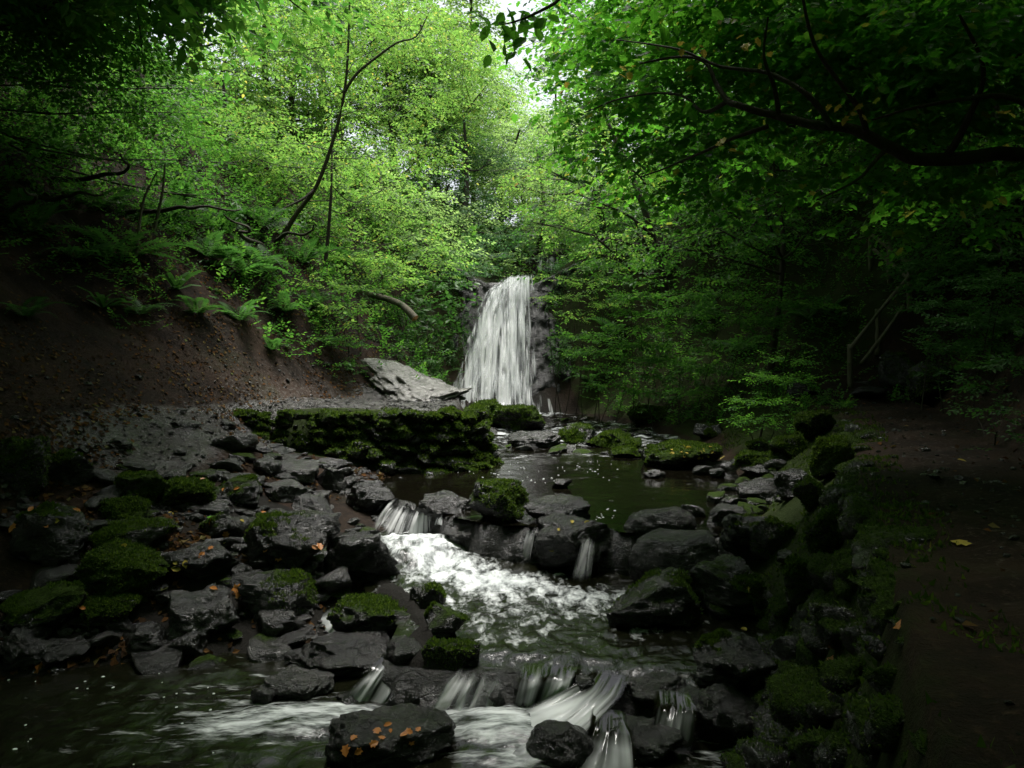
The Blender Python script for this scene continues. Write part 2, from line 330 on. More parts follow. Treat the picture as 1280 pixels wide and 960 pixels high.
RIDGE = np.array([(-1.75, 8.3), (-1.35, 7.6), (-1.0, 6.7), (-.62, 6.0), (-.66, 5.35)])
def gz(x, y, full=False):
    x = np.atleast_1d(np.asarray(x, float)); y = np.atleast_1d(np.asarray(y, float))
    X, Z = cols(y); i = np.clip((X[:, 1:-1] <= x[:, None]).sum(1), 0, 11); a = np.arange(len(x))
    t = np.clip((x - X[a, i]) / np.maximum(X[a, i + 1] - X[a, i], 1e-6), 0, 1); ts = t
    z = Z[a, i] + (Z[a, i + 1] - Z[a, i]) * ts
    u = i + t
    p3 = np.stack([x, y, np.zeros_like(x)], 1)
    path = .30 * np.clip(1.3 - np.abs(u - 9.5) * 1.5, 0, 1) * (y < 14.3) + np.clip(1.5 - np.abs(u - 2.8) * 1.5, 0, 1) * np.clip((y - 7.4) / 1.5, 0, 1) * (y < 14.6)
    path = np.maximum(path, np.clip(1.6 - np.abs(u - 3.1) * 1.1, 0, 1) * (y > 11.45) * (y < 14.4))
    path = np.clip(path, 0, 1)
    slope = np.clip((u < 2) * (2 - u) * 3 + (u > 10) * (u - 10) * 3, 0, 1)
    z = z + fbm(p3 * 1.6, 4, 3) * .05 * (1 - .7 * path) + fbm(p3 * .4, 3, 9) * .35 * slope + np.abs(fbm(p3 * .9, 5, 19)) * .42 * slope - np.abs(fbm(p3 * 2.6, 3, 29)) * .10 * slope + fbm(p3 * 5, 2, 5) * .018
    d2 = np.full(len(x), 9.)
    for k in range(len(RIDGE) - 1):
        A, B = RIDGE[k], RIDGE[k + 1]; AB = B - A
        tt = np.clip(((x - A[0]) * AB[0] + (y - A[1]) * AB[1]) / (AB @ AB), 0, 1)
        d2 = np.minimum(d2, (x - A[0] - tt * AB[0]) ** 2 + (y - A[1] - tt * AB[1]) ** 2)
    z = np.maximum(z, np.where(d2 < .12, -.29 - d2 * 5.5 + fbm(p3 * 4, 2, 8) * .05, -9))
    bed = np.maximum(np.clip(1 - np.abs(u - 6) / 1.6, 0, 1), np.clip(2.6 - np.abs(u - 5.8) * 1.1, 0, 1) * (y < 8.7))
    return (z, u, path, bed) if full else z

LIP1 = np.array([(-2.6, 10.3), (-1.55, 9.7), (-.8, 8.55), (-.3, 7.98), (1.05, 7.58), (2.0, 7.4), (3.2, 7.3)])
LIP2 = np.array([(-.9, 5.35), (-.57, 5.2), (0, 5.22), (.31, 5.15), (.76, 5.05), (1.05, 4.85), (1.9, 4.7)])
L1Z, L2Z = -.35, -.58
def lip1(x): return np.interp(x, LIP1[:, 0], LIP1[:, 1])
def lip2(x): return np.interp(x, LIP2[:, 0], LIP2[:, 1])
def l1left(y): return np.interp(y, [5.0, 5.35, 6.0, 6.7, 7.6, 8.3, 9.8], [-.6, -.62, -.6, -.95, -1.3, -1.7, -2.4])
def wz(x, y):
    if y > lip1(x): return 0 + max(0, (y - 14) * .03)
    if y > lip2(x) and x > l1left(y): return L1Z
    return L2Z
def surf(x, y): return max(float(gz(x, y)[0]), wz(x, y))
def hit(px, py, water=True):
    """Distance at which the sight line through a photo pixel meets the land or the water."""
    d = np.arange(2.0, 60, .04); x = (px - 640) / F * d; z = CAMZ - (py - HY) / F * d
    g = gz(x, d)
    if water: g = np.maximum(g, np.array([wz(a, b) for a, b in zip(x, d)]))
    k = np.nonzero(z <= g)[0]
    return float(d[k[0]]) if len(k) else 60.

# terrain sheet
sub = [10, 22, 6, 12, 10, 14, 14, 6, 14, 14, 22, 10]
yy = np.concatenate([np.arange(-40, 2, .5), np.arange(2, 12, .06), np.arange(12, 23.5, .09), np.arange(23.5, 34, .4), np.arange(34, 110.1, 3)])
uu = np.concatenate([[k + j / n for j in range(n)] for k, n in enumerate(sub)] + [[12.]])
CX, _ = cols(yy)
GX = np.stack([np.interp(uu, np.arange(13), CX[k]) for k in range(len(yy))])
GY = np.repeat(yy[:, None], len(uu), 1)
gzv, gu, gp, gb = gz(GX.ravel(), GY.ravel(), True)
gm = np.clip(1.15 - np.abs(gu - 8.45) * 1.35, 0, 1) * (GY.ravel() < 15) + .55 * ((gu > 3.2) & (gu < 5.2) & (GY.ravel() > 14)) + .6 * ((gu > 7.2) & (GY.ravel() >= 14.5) & (gu < 10.5))
gm = np.maximum(gm, (gu > 3.0) & (gu < 5.3) & (GY.ravel() > 10.95) & (GY.ravel() < 11.62))
gm = np.clip(gm, 0, 1)
def grid_faces(r, c):
    i = np.arange(r - 1)[:, None] * c + np.arange(c - 1)[None]
    return np.stack([i, i + 1, i + c + 1, i + c], -1).reshape(-1, 4)
g = mesh_np('ground', np.stack([GX.ravel(), GY.ravel(), gzv], 1), [grid_faces(len(yy), len(uu))], M['ground'], smooth=True, attrs={'path': gp * (1 - gm), 'bed': gb * (1 - gm), 'moss': gm})
g['kind'] = 'structure'

# ------------------------------------------------------------------ rocks
_ico = {}
def ico(k):
    if k not in _ico:
        bm = bmesh.new(); bmesh.ops.create_icosphere(bm, subdivisions=k, radius=1)
        _ico[k] = (np.array([v.co[:] for v in bm.verts]), np.array([[v.index for v in f.verts] for f in bm.faces])); bm.free()
    return _ico[k]

def rock_shape(seed, lev=4, cuts=12, rough=.05, flat=.0):
    r = np.random.default_rng(seed); V, Fc = ico(lev); V = V.copy()
    n = r.normal(size=(cuts, 3)); n /= np.linalg.norm(n, axis=1)[:, None]
    n = np.concatenate([n, [[r.normal() * .15, r.normal() * .15 - .1, 1]]]); n /= np.linalg.norm(n, axis=1)[:, None]
    dd = np.append(r.uniform(.50, .86, cuts), .75 - flat * .35)
    for _ in range(2):
        for k in range(len(n)):
            o = np.maximum(V @ n[k] - dd[k], 0); V -= o[:, None] * n[k] * .96
    q = fbm(V * 1.7 + seed, 5, seed % 97, .58); V *= (1 + rough * 2.1 * q)[:, None]
    q = np.abs(fbm(V * np.array([3, 3, 6]) + seed, 4, seed % 89)); V *= (1 - rough * 1.3 * q)[:, None]
    lo, hi = V.min(0), V.max(0)
    return (V - (lo + hi) / 2) / ((hi - lo) / 2), Fc

def rot_to(nr):
    """Frames (n,3,3) whose z axis is each normal, turned at random about it."""
    nr = nr / (np.linalg.norm(nr, axis=1)[:, None] + 1e-9); t = rng.normal(size=nr.shape)
    a = np.cross(nr, t); a /= np.linalg.norm(a, axis=1)[:, None] + 1e-9; b = np.cross(nr, a)
    return np.stack([a, b, nr], -1)

def sample_faces(V, Fc, n, weight):
    A, B, C_ = V[Fc[:, 0]], V[Fc[:, 1]], V[Fc[:, 2]]
    cr = np.cross(B - A, C_ - A); ar = np.linalg.norm(cr, axis=1); nr = cr / (ar[:, None] + 1e-12)
    wt = ar * weight(nr, (A + B + C_) / 3); 
    if wt.sum() <= 0: return np.zeros((0, 3)), np.zeros((0, 3))
    k = rng.choice(len(Fc), n, p=wt / wt.sum()); u, v = rng.random(n), rng.random(n); f = u + v > 1; u[f], v[f] = 1 - u[f], 1 - v[f]
    return A[k] + (B - A)[k] * u[:, None] + (C_ - A)[k] * v[:, None], nr[k]

def tufts(pts, nr, size):
    """Moss: short pointed blades standing on a surface."""
    n = len(pts); d = nr * .8 + rng.normal(size=(n, 3)) * .55 + np.array([0, 0, .25]); d /= np.linalg.norm(d, axis=1)[:, None]
    s_ = np.cross(d, rng.normal(size=(n, 3))); s_ /= np.linalg.norm(s_, axis=1)[:, None] + 1e-9
    L = size * rng.uniform(.5, 1.3, n)[:, None]
    V = np.stack([pts - s_ * L * .33 - nr * .002, pts + s_ * L * .33 - nr * .002, pts + d * L], 1).reshape(-1, 3)
    return V, np.arange(n * 3).reshape(-1, 3)

def boulder(box, moss, label, mat='rock', cuts=15, flat=0., peak=0., seed=None, rough=.07, deep=.85, d=None, sink=.2, tuft=1.0, lev=None, group=None, cat='boulder', name='boulder'):
    x0, y0, x1, y1 = box; cx = (x0 + x1) / 2
    d = d or hit(cx, y1 - .06 * (y1 - y0))
    V0 = None
    wd = (x1 - x0) / F * d; dep = wd * deep; yc = d + dep * .42
    xb = (cx - 640) / F * (d + dep * .2)
    zb = CAMZ - (y1 - HY) / F * d - sink * wd * .5
    zt = CAMZ - (y0 - HY) / F * (d + dep * .40)
    seed = seed if seed is not None else int(x0 * 7 + y0 * 13) % 9973
    V, Fc = rock_shape(seed, lev or (5 if (x1 - x0) > 60 else 4), cuts, rough, flat)
    if peak: V[:, :2] *= (1 - peak * (V[:, 2:3] * .5 + .5)); V[:, 0] -= .15 * (V[:, 2] * .5 + .5)
    hh = max((zt - zb) / 2, .04)
    S = np.array([wd * .51, dep * .51, hh])
    o = mesh_np(name, V * S, [Fc], M[mat], smooth=True)
    o.location = (xb, yc, zb + hh); o['moss'] = float(moss)
    tag(o, label, cat, group)
    i0 = seed * .37
    if moss > .25 and tuft > 0:
        n = int(min(9000, 5200 * moss * tuft * max(.15, (wd * 100 / d / 10) ** 1.3)))
        pp, nn = sample_faces(V * S, Fc, n, lambda nr, c: np.clip((nr[:, 2] * .5 + fbm(c * 3.1 + i0, 4, 41) * .7) - (.95 - moss * 1.4), 0, .45))
        if len(pp):
            m_ = tufts(pp, nn, .011 + .0018 * d); mo = mesh_np('moss', *[m_[0], [m_[1]]], M['moss_tuft'], o); mo['kind'] = 'stuff'
    return o

B = [  # photo box, moss, label, options
 ((404,890,568,975), .22, 'large wet boulder strewn with orange leaves, nearest in the stream', dict(cuts=10, d=4.35, deep=.75, flat=.3)),
 ((648,902,770,985), .05, 'dark pointed rock splitting the white chute, water sliding over it', dict(cuts=9, d=4.3, seed=78, peak=.45, rough=.05)),
 ((345,795,497,852), .12, 'long angular grey boulder with a black triangular end, above a cracked block', dict(cuts=9, flat=.35, seed=812)),
 ((324,838,413,884), .15, 'cracked grey block below the long angular boulder', dict(cuts=14, mat='rock_pale')),
 ((310,858,342,888), .1, 'small dark stone wedged beside the cracked grey block', {}),
 ((410,745,522,818), .5, 'big mossy block with a flat grey top in the side channel', dict(cuts=9, flat=.3, seed=40)),
 ((530,757,583,802), .5, 'smaller moss covered rock beside the big mossy block', {}),
 ((525,800,600,846), .42, 'tilted slab with a bright moss patch at the lip of the lower fall', dict(flat=.4)),
 ((480,853,527,897), .1, 'square black rock between the two lower cascades', dict(cuts=8)),
 ((415,862,467,892), .0, 'black rock under a thin film of water in the side cascade', {}),
 ((292,716,392,787), .4, 'boulder with a shiny bare top and a mossy left flank', dict(flat=.3)),
 ((353,758,386,780), .2, 'small round stone below the boulder with the shiny top', {}),
 ((316,762,372,806), .1, 'pale rounded stone at the mouth of the side channel', dict(mat='rock_pale')),
 ((203,735,298,812), .05, 'glistening bare grey slab beside orange leaves', dict(mat='rock_pale', flat=.2, rough=.09)),
 ((200,676,302,742), .2, 'flat faced boulder crossed by a white vein', dict(cuts=8)),
 ((100,650,214,708), .5, 'boulder half mossy, half bare grey on its stream side', dict(cuts=10, mat='rock_pale', flat=.2)),
 ((78,680,208,772), .85, 'pyramid shaped boulder in the brightest green moss', dict(cuts=9, seed=902)),
 ((8,632,104,722), .42, 'big grey boulder leaning over a black hollow', dict(cuts=9)),
 ((112,622,182,662), .8, 'mossy hump behind the half bare boulder', {}),
 ((-8,733,92,812), .7, 'low broad mossy boulder at the left margin of the water', dict(cuts=10)),
 ((88,745,164,802), .5, 'dark flat topped rock with one orange leaf on it', dict(flat=.3)),
 ((-10,785,52,848), .1, 'grey wet rock standing in the still water', {}),
 ((40,798,104,846), .1, 'dark rock with a large orange leaf at the waterline', {}),
 ((138,780,206,832), .05, 'smooth rounded black stone at the waterline', dict(cuts=5)),
 ((205,790,252,832), .1, 'jagged little rock between the smooth stone and the slab', {}),
 ((136,588,204,642), .85, 'round moss cushion boulder on the leafy slope, first of two together', dict(cuts=6)),
 ((198,598,264,642), .82, 'lower moss cushion boulder touching the round one', dict(cuts=6)),
 ((-12,545,58,626), .6, 'tall dark mossy boulder beside the gravel slope', {}),
 ((56,562,112,616), .4, 'dark grey stone next to the tall mossy boulder', {}),
 ((312,570,350,598), .0, 'bare pale stone upright at the head of the wet slabs', dict(mat='rock_pale')),
 ((340,574,398,606), .0, 'long pale wet slab lying below the mossy wall', dict(mat='rock_pale', flat=.3)),
 ((318,600,388,632), .05, 'broken pale slab among leaves', dict(mat='rock_pale', flat=.3)),
 ((394,583,432,616), .05, 'pale upright wet stone near the foot of the mossy wall', dict(mat='rock_pale')),
 ((300,640,422,724), .3, 'broad dark green boulder in the middle of the rocky bank', dict(cuts=10)),
 ((398,662,496,748), .15, 'knobbly wet rock beside the white foam', dict(rough=.1)),
 ((430,600,492,646), .25, 'dark stone above the upper cascade', {}),
 ((246,640,306,684), .3, 'slate coloured stone under a clump of fading leaves', {}),
 ((262,596,322,632), .55, 'moss edged stone at the bottom of the gravel', {}),
 ((362,618,420,662), .12, 'splintered grey stone between slabs and foam', dict(rough=.09)),
 ((470,618,510,650), .0, 'low black rock at the top of the upper cascade', {}),
 ((584,600,662,657), .6, 'brown mossy boulder on the rim of the pool', dict(cuts=9)),
 ((654,620,738,658), .12, 'flat rock with a shining wet top on the rim of the pool', dict(flat=.3)),
 ((520,614,592,660), .1, 'dark low rock left of the brown mossy boulder', {}),
 ((664,645,786,728), .1, 'broad wet rock littered with yellow leaves between two trickles', dict(cuts=9, flat=.15, rough=.08)),
 ((552,650,642,692), .0, 'reddish black rock under the rim beside the white foam', dict(rough=.08)),
 ((780,634,874,680), .12, 'smooth rounded grey green boulder at the pool rim', dict(cuts=5, rough=.03)),
 ((786,662,905,748), .08, 'smooth dark boulder below the rounded grey green one', dict(cuts=6, rough=.03)),
 ((756,715,880,792), .4, 'dark mossy mass right of the foaming basin', {}),
 ((862,700,968,782), .45, 'mossy rock with a single yellow leaf beside it', {}),
 ((905,640,985,712), .35, 'dark rock at the narrow end of the pool', {}),
 ((872,800,985,868), .35, 'dark mossy rock at the foot of the path wall beside the lower pool', {}),
 ((860,862,948,940), .05, 'black rock under a glassy spill of water', dict(cuts=6, d=4.6)),
 ((950,840,1025,910), .4, 'square mossy stone at the foot of the path wall', dict(cuts=9)),
 ((975,932,1020,975), .1, 'small pale stone at the foot of the wall beside the splash', dict(mat='rock_pale', d=4.35)),
 ((810,551,908,590), .72, 'flat topped mossy boulder littered with pale leaves in the pool', dict(cuts=8, flat=.3)),
 ((803,556,828,583), .6, 'small mossy stone against the flat topped boulder', {}),
 ((804,586,833,599), .0, 'low stone washed white at the near edge of the pool boulder', dict(mat='rock_pale')),
 ((887,585,908,599), .0, 'small pale round stone in the pool', dict(mat='rock_pale', cuts=5)),
 ((922,562,992,587), .65, 'long mossy boulder on the right shore of the pool', dict(cuts=8)),
 ((930,580,978,595), .05, 'flat pale stone below the long mossy boulder', dict(mat='rock_pale', flat=.4)),
 ((924,599,978,634), .15, 'sloping grey green slab at the pool edge', dict(flat=.3)),
 ((970,586,1018,624), .2, 'dark angular block on the pool shore', dict(cuts=8)),
 ((884,630,940,660), .1, 'low wet stone ringed by foam at the pool outlet', {}),
 ((582,499,642,536), .8, 'moss mound below the waterfall, left of a pair', dict(cuts=6)),
 ((614,507,682,541), .8, 'moss mound below the waterfall, right of a pair', dict(cuts=6)),
 ((736,539,804,563), .75, 'long low mossy rock in the riffle', dict(cuts=7)),
 ((698,529,747,558), .6, 'dark mossy rock in the middle of the riffle', {}),
 ((784,507,852,532), .95, 'lime green moss mound under the right bank', dict(cuts=6)),
 ((765,558,804,574), .7, 'small moss topped stone at the head of the pool', {}),
 ((868,529,912,549), .5, 'pale mossy boulder under the bright green plants', {}),
 ((634,538,702,561), .25, 'flat wet rock at the left of the riffle', dict(flat=.4)),
 ((566,553,602,582), .85, 'bright moss stone at the corner of the mossy wall', {}),
 ((600,564,626,580), .0, 'grey bare stone beside the corner of the mossy wall', dict(mat='rock_pale')),
 ((690,598,716,612), .2, 'little stone breaking the surface of the pool', {}),
 ((1100,438,1160,500), .5, 'mossy outcrop at the foot of the steps', dict(cuts=7)),
 ((1140,452,1215,502), .45, 'broad dark outcrop beside the path', dict(cuts=7)),
 ((984,470,1030,502), .5, 'squarish mossy block at the end of the path', {}),
 ((1060,482,1112,503), .1, 'flat dark stone in front of the steps', dict(flat=.4)),
 ((996,512,1048,552), .9, 'mossy boulder in the path wall just below the bright leafy plants', dict(cuts=7)),
 ((1018,545,1072,600), .85, 'mossy boulder in the path wall, with pale leaves on its top', dict(cuts=7)),
 ((962,540,1008,578), .8, 'mossy boulder under the bright leafy plants beside the riffle', dict(cuts=7)),
 ((996,596,1040,640), .6, 'mossy boulder bulging from the path wall behind the dark angular block', dict(cuts=7)),
 ((1010,632,1076,700), .75, 'wide mossy boulder halfway along the path wall', dict(cuts=7)),
 ((940,650,1000,700), .5, 'half mossy rock between pool outlet and path wall', dict(cuts=8)),
 ((978,700,1046,768), .7, 'mossy boulder at the foot of the path wall above the lower pool', dict(cuts=7)),
 ((510,728,556,764), .35, 'dark wet rock between the foam and the big mossy block', {}),
 ((474,800,534,836), .25, 'low wet rock behind the square black one', dict(flat=.3)),
 ((556,840,598,868), .0, 'small black rock splitting the left of the white curtain', dict(d=5.12)),
 ((640,842,700,892), .0, 'reddish black rock bulging through the glassy curtain', dict(d=5.05, cuts=7)),
 ((604,856,634,890), .0, 'little black rock at the foot of the white curtain', dict(d=5.02)),
 ((716,846,750,872), .0, 'black rock between the glassy curtain and the white chute', dict(d=5.0)),
 ((790,846,862,880), .05, 'smooth drowned rock at the right end of the lower lip', dict(cuts=5, d=4.85)),
 ((440,856,482,880), .05, 'black stone glistening in the middle of the side cascade', {}),
 ((760,905,860,960), .0, 'dark rock under the sliding water at the bottom edge', dict(cuts=7, d=4.4)),
 ((932,548,966,572), .7, 'small mossy stone behind the long mossy boulder', {}),
]
for i, (box, moss, lab, kw) in enumerate(B):
    boulder(box, moss, lab, **kw)

# rock sills that hold back the pool and the lower pool
def sill(name, LIP, zt, zb, mat, seed):
    xs = np.linspace(LIP[0, 0], LIP[-1, 0], 150); y = np.interp(xs, LIP[:, 0], LIP[:, 1])
    prof = [(.5, -.34), (.3, -.12), (.1, -.035), (0, -.03), (-.06, -.10), (-.12, -.22), (-.16, zb - zt), (-.17, zb - zt - .25)]
    V = []
    for dy, dz in prof: V.append(np.stack([xs, y + dy, np.full_like(xs, zt + dz)], 1))
    V = np.array(V); q = fbm(V.reshape(-1, 3) * 4, 3, seed).reshape(len(prof), -1); V[:, :, 1] -= q * .07; V[2:6, :, 2] += np.minimum(q[2:6] * .03, .02)
    o = mesh_np(name, V.reshape(-1, 3), [grid_faces(len(prof), 150)[:, ::-1]], M[mat], smooth=True); o['kind'] = 'structure'; o['moss'] = .1
sill('rock_sill', LIP1, 0, L1Z, 'rock', 4)
sill('lower_rock_sill', LIP2, L1Z, L2Z, 'rock', 6)

# shared small-stone meshes
STONES = []
for k in range(10):
    V, Fc = rock_shape(500 + k, 3, 11, .06, .2); o = mesh_np('stone', V, [Fc], M['rock' if k % 3 else 'rock_pale'], smooth=True)
    STONES.append((o.data, V, Fc)); bpy.data.objects.remove(o)
def stone_at(p, size, parent=None, name='stone', flat=.6, moss=0., k=None, rz=None):
    k = int(rng.integers(10)) if k is None else k
    sx, sy, sz = size * rng.uniform(.8, 1.3), size * rng.uniform(.7, 1.1), size * flat * rng.uniform(.8, 1.2)
    m_ = Matrix.Translation(Vector(p)) @ Matrix.Rotation(rng.uniform(0, 6.28) if rz is None else rz, 4, 'Z') @ Matrix.Rotation(rng.normal() * .25, 4, 'X') @ Matrix.Diagonal((sx, sy, sz, 1))
    o = inst(name, STONES[k][0], parent, m_); o['moss'] = float(moss)
    mw = np.array(m_)
    return o, STONES[k][1] @ mw[:3, :3].T + mw[:3, 3], STONES[k][2]

n = 0
while n < 190:                                   # loose stones of the left bank
    x, y = rng.uniform(-5, -.9), rng.uniform(5.6, 10.8)
    z, u, pth, bed = gz(x, y, True)
    if not (2.6 < u[0] < 5.2) or abs(x) / y > .66 or pth[0] > .6 and rng.random() < .7: continue
    sz = min(.24, rng.lognormal(-2.25, .45)); o, _, _ = stone_at((x, y, z[0] + sz * .08), sz, flat=.5, moss=rng.choice([0, 0, .2, .5]))
    tag(o, 'small loose wet stone in the leaf strewn rubble of the left bank', 'stone', 'loose stones of the left bank'); n += 1
n = 0
while n < 70:                                   # stones of the riffle below the fall
    x, y = rng.uniform(-.7, 3.4), rng.uniform(13.2, 19)
    if x > 3.5 - (y - 13) * .25: continue
    sz = rng.uniform(.07, .2); o, _, _ = stone_at((x, y, wz(x, y) + .0), sz, flat=.45, moss=rng.choice([0, 0, .3, .6]))
    tag(o, 'grey stone in the shallow riffle between pool and waterfall', 'stone', 'stones of the riffle'); n += 1
n = 0
while n < 40:                                    # stones along the right shore
    y = rng.uniform(6.2, 12.5); X, _ = cols(np.array([y])); x = rng.uniform(X[0, 7] - .2, X[0, 8] + .25)
    sz = rng.uniform(.06, .16); o, _, _ = stone_at((x, y, surf(x, y) + .02), sz, moss=rng.choice([0, .4, .6]))
    tag(o, 'dark stone on the narrow shore under the path wall', 'stone', 'stones under the path wall'); n += 1

# ------------------------------------------------------------------ mossy walls, stone by stone
def wall(name, label, line, top, foot, n_long, n_high, size, bulge, mossn, tsize, seed):
    """line: (x,y) crest points; top/foot heights along it; stones laid in rough courses on a battered face."""
    root = empty(name, (*line[0], float(foot[0])), label, 'wall')
    o0 = Vector(root.location); acc = []
    line = np.asarray(line, float); L = np.linspace(0, 1, n_long); t = np.linspace(0, 1, len(line))
    for r in range(n_high):
        for k in L:
            k2 = min(max(k + rng.normal() * .3 / n_long + (.5 / n_long if r % 2 else 0), 0), 1)
            x, y = (np.interp(k2, t, line[:, j]) for j in (0, 1)); zt, zf = np.interp(k2, t, top), np.interp(k2, t, foot)
            tx, ty = (np.interp(min(k2 + .02, 1), t, line[:, j]) - np.interp(max(k2 - .02, 0), t, line[:, j]) for j in (0, 1))
            l = math.hypot(tx, ty); nx, ny = -ty / l, tx / l       # outwards, towards the water
            if nx * bulge[1] + ny * bulge[2] < 0: nx, ny = -nx, -ny
            f = (r + .45 + rng.normal() * .2) / n_high; off = bulge[0] * (1 - f) ** 1.3 + rng.normal() * .06
            p = Vector((x + nx * off, y + ny * off, zf + (zt - zf) * f))
            s_ = size * rng.lognormal(0, .28) * (1.45 if r == 0 else 1.15 if r == 1 else 1); s_ = min(s_, size * (1.6 if r == 0 else 1.25)) * min(1, max(.5, y / 4.5))
            o, V, Fc = stone_at(p - o0, s_, root, 'stone', .62, rng.uniform(.35, .9), rz=math.atan2(ty, tx) + rng.normal() * .2)
            acc.append((V, Fc))
    for k in np.linspace(0, 1, int(n_long * .9)):       # the coping, flush with the path
        x, y = (np.interp(k, t, line[:, j]) + rng.normal() * .05 for j in (0, 1))
        acc.append(stone_at(Vector((x - .04 * bulge[1], y - .04 * bulge[2], np.interp(k, t, top) - .06)) - o0, min(1, max(.5, y / 4.5)) * size * rng.uniform(.5, .95), root, 'stone', .4, rng.uniform(.6, .95))[1:])
    W, G, b = [], [], 0
    for V, Fc in acc: W.append(V); G.append(Fc + b); b += len(V)
    W = np.concatenate(W); G = np.concatenate(G)
    pp, nn = sample_faces(W, G, mossn, lambda nr, c: np.clip(nr[:, 2] * .55 + .38 + fbm(c * 1.9, 4, seed) * .6, 0, 1) ** 1.5)
    tv = tufts(pp, nn, tsize); m_ = mesh_np('moss', tv[0], [tv[1]], M['moss_tuft'], root); m_['kind'] = 'stuff'
    return root
wall('mossy_wall', 'low stone wall under thick green moss holding up the gravel path', [(-4.5, 11.05), (-3.5, 11.25), (-2, 11.35), (-1.0, 11.5), (-.6, 11.9), (-.5, 12.6), (-.55, 13.4)],
     [.80, .86, .86, .84, .82, .82, .84], [.42, .22, .05, -.12, -.15, -.1, -.1], 40, 6, .115, (.18, 0, -1), 70000, .034, 3)
ye = np.linspace(1.5, 13.6, 14); xe, _ = cols(ye)
wall('path_wall', 'long mossy stone wall carrying the dark path above the stream', list(zip(xe[:, 9], ye)), [.74] * 14,
     [float(z) for z in np.interp(ye, [1.5, 5, 7, 9, 13.6], [-.75, -.6, -.35, -.15, -.05])], 56, 5, .165, (.6, -1, 0), 80000, .018, 8)

# ------------------------------------------------------------------ cliff, waterfall
def fall_y(z): # how the rock face leans back with height
    t = np.clip((z - .1) / 3.65, 0, 1.5); return 20.0 + 2.3 * t ** 1.0
xs = np.linspace(-3.6, 3.8, 150); zs = np.linspace(-.3, 4.4, 120)
CXg, CZg = np.meshgrid(xs, zs)
yc = fall_y(CZg) + .10 - .22 * np.maximum(0, np.abs(CXg + .1 - .18 * (CZg - 2)) - 1.25) ** 1.2
pc = np.stack([CXg.ravel() * 2.2, CZg.ravel() * 1.4, np.zeros(CXg.size)], 1)
zone = np.clip((np.abs(CXg.ravel() + .25 - .12 * (CZg.ravel() - 2)) - (1.35 - .22 * CZg.ravel())) * 2.2, .40, 1)
blk = np.floor(fbm(pc * 1.2, 3, 21) * 4) / 4 * .22 + fbm(pc * 3, 5, 22) * .15
blk = blk * zone
cut = np.clip((CZg - (3.62 + np.maximum(0, np.abs(CXg) - .7) * .5)) * 6, 0, 3)
V = np.stack([CXg.ravel(), yc.ravel() - blk + cut.ravel(), np.minimum(CZg, 3.66 + np.maximum(0, np.abs(CXg) - .7) * .6).ravel()], 1)
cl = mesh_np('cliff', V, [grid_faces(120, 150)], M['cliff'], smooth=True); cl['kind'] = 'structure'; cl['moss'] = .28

def veil(name, pts_l, pts_r, yoff, mat, parent, seed, nu=90, nv=150, bul=.06):
    """A sheet of falling water between a left and a right edge (photo pixels), hung on the cliff."""
    v = np.linspace(0, 1, nv); t = np.linspace(0, 1, len(pts_l))
    l = np.stack([np.interp(v, t, [p[k] for p in pts_l]) for k in (0, 1)], 1); r = np.stack([np.interp(v, t, [p[k] for p in pts_r]) for k in (0, 1)], 1)
    u = np.linspace(0, 1, nu)
    px = l[:, 0][:, None] * (1 - u) + r[:, 0][:, None] * u; py = l[:, 1][:, None] * (1 - u) + r[:, 1][:, None] * u
    d = np.full(px.shape, 20.6)
    for _ in range(4): d = fall_y(CAMZ - (py - HY) / F * d)
    x = (px - 640) / F * d; z = CAMZ - (py - HY) / F * d
    q = fbm(np.stack([x.ravel() * 4.5, z.ravel() * .45, np.zeros(x.size)], 1), 4, seed).reshape(x.shape)
    q2 = fbm(np.stack([x.ravel() * 14, z.ravel() * .9, np.zeros(x.size)], 1), 3, seed + 5).reshape(x.shape)
    lg = fbm(np.stack([x.ravel() * 1.7, z.ravel() * .5, np.zeros(x.size)], 1), 3, seed + 9).reshape(x.shape)
    y = d - yoff - bul * (1 + q) - .03 * q2 - .05 * lg
    fade = np.minimum(1, np.minimum(u, 1 - u) * 6)[None] * np.minimum(1, np.minimum(v * 25, (1 - v) * 10 + .25))[:, None]
    fade = fade * (1 + .3 * q) - .06 + .10 * lg
    return mesh_np(name, np.stack([x.ravel(), y.ravel(), z.ravel()], 1), [grid_faces(nv, nu)], mat, parent, True,
                   uv=np.stack([x.ravel(), z.ravel()], 1), attrs={'fade': fade.ravel()})
wf = empty('waterfall', (-.2, 20.0, .15), 'tall white waterfall fanning out over the dark cliff at the head of the glen', 'waterfall')
wf0 = np.array(wf.location)
def attach(o, root):
    """Hang an object already in world coordinates under a root without moving it."""
    o.parent = root; o.matrix_parent_inverse = Matrix.Translation(-Vector(root.location)); return o
EL = [(638, 342), (608, 366), (594, 395), (582, 430), (569, 464), (558, 494), (560, 518)]; ER = [(668, 342), (669, 364), (668, 395), (671, 430), (674, 464), (678, 494), (680, 520)]
attach(veil('water_veil', EL, ER, .05, M['fall'], None, 31), wf)
attach(veil('water_veil', EL, ER, .16, M['fall'], None, 57), wf)
attach(veil('side_trickle', [(682, 497), (684, 506), (686, 515), (687, 526)], [(687, 497), (690, 506), (692, 515), (693, 526)], .12, M['strand'], None, 71, 40, 50), wf)
st = Acc(); fa, uvs = [], []
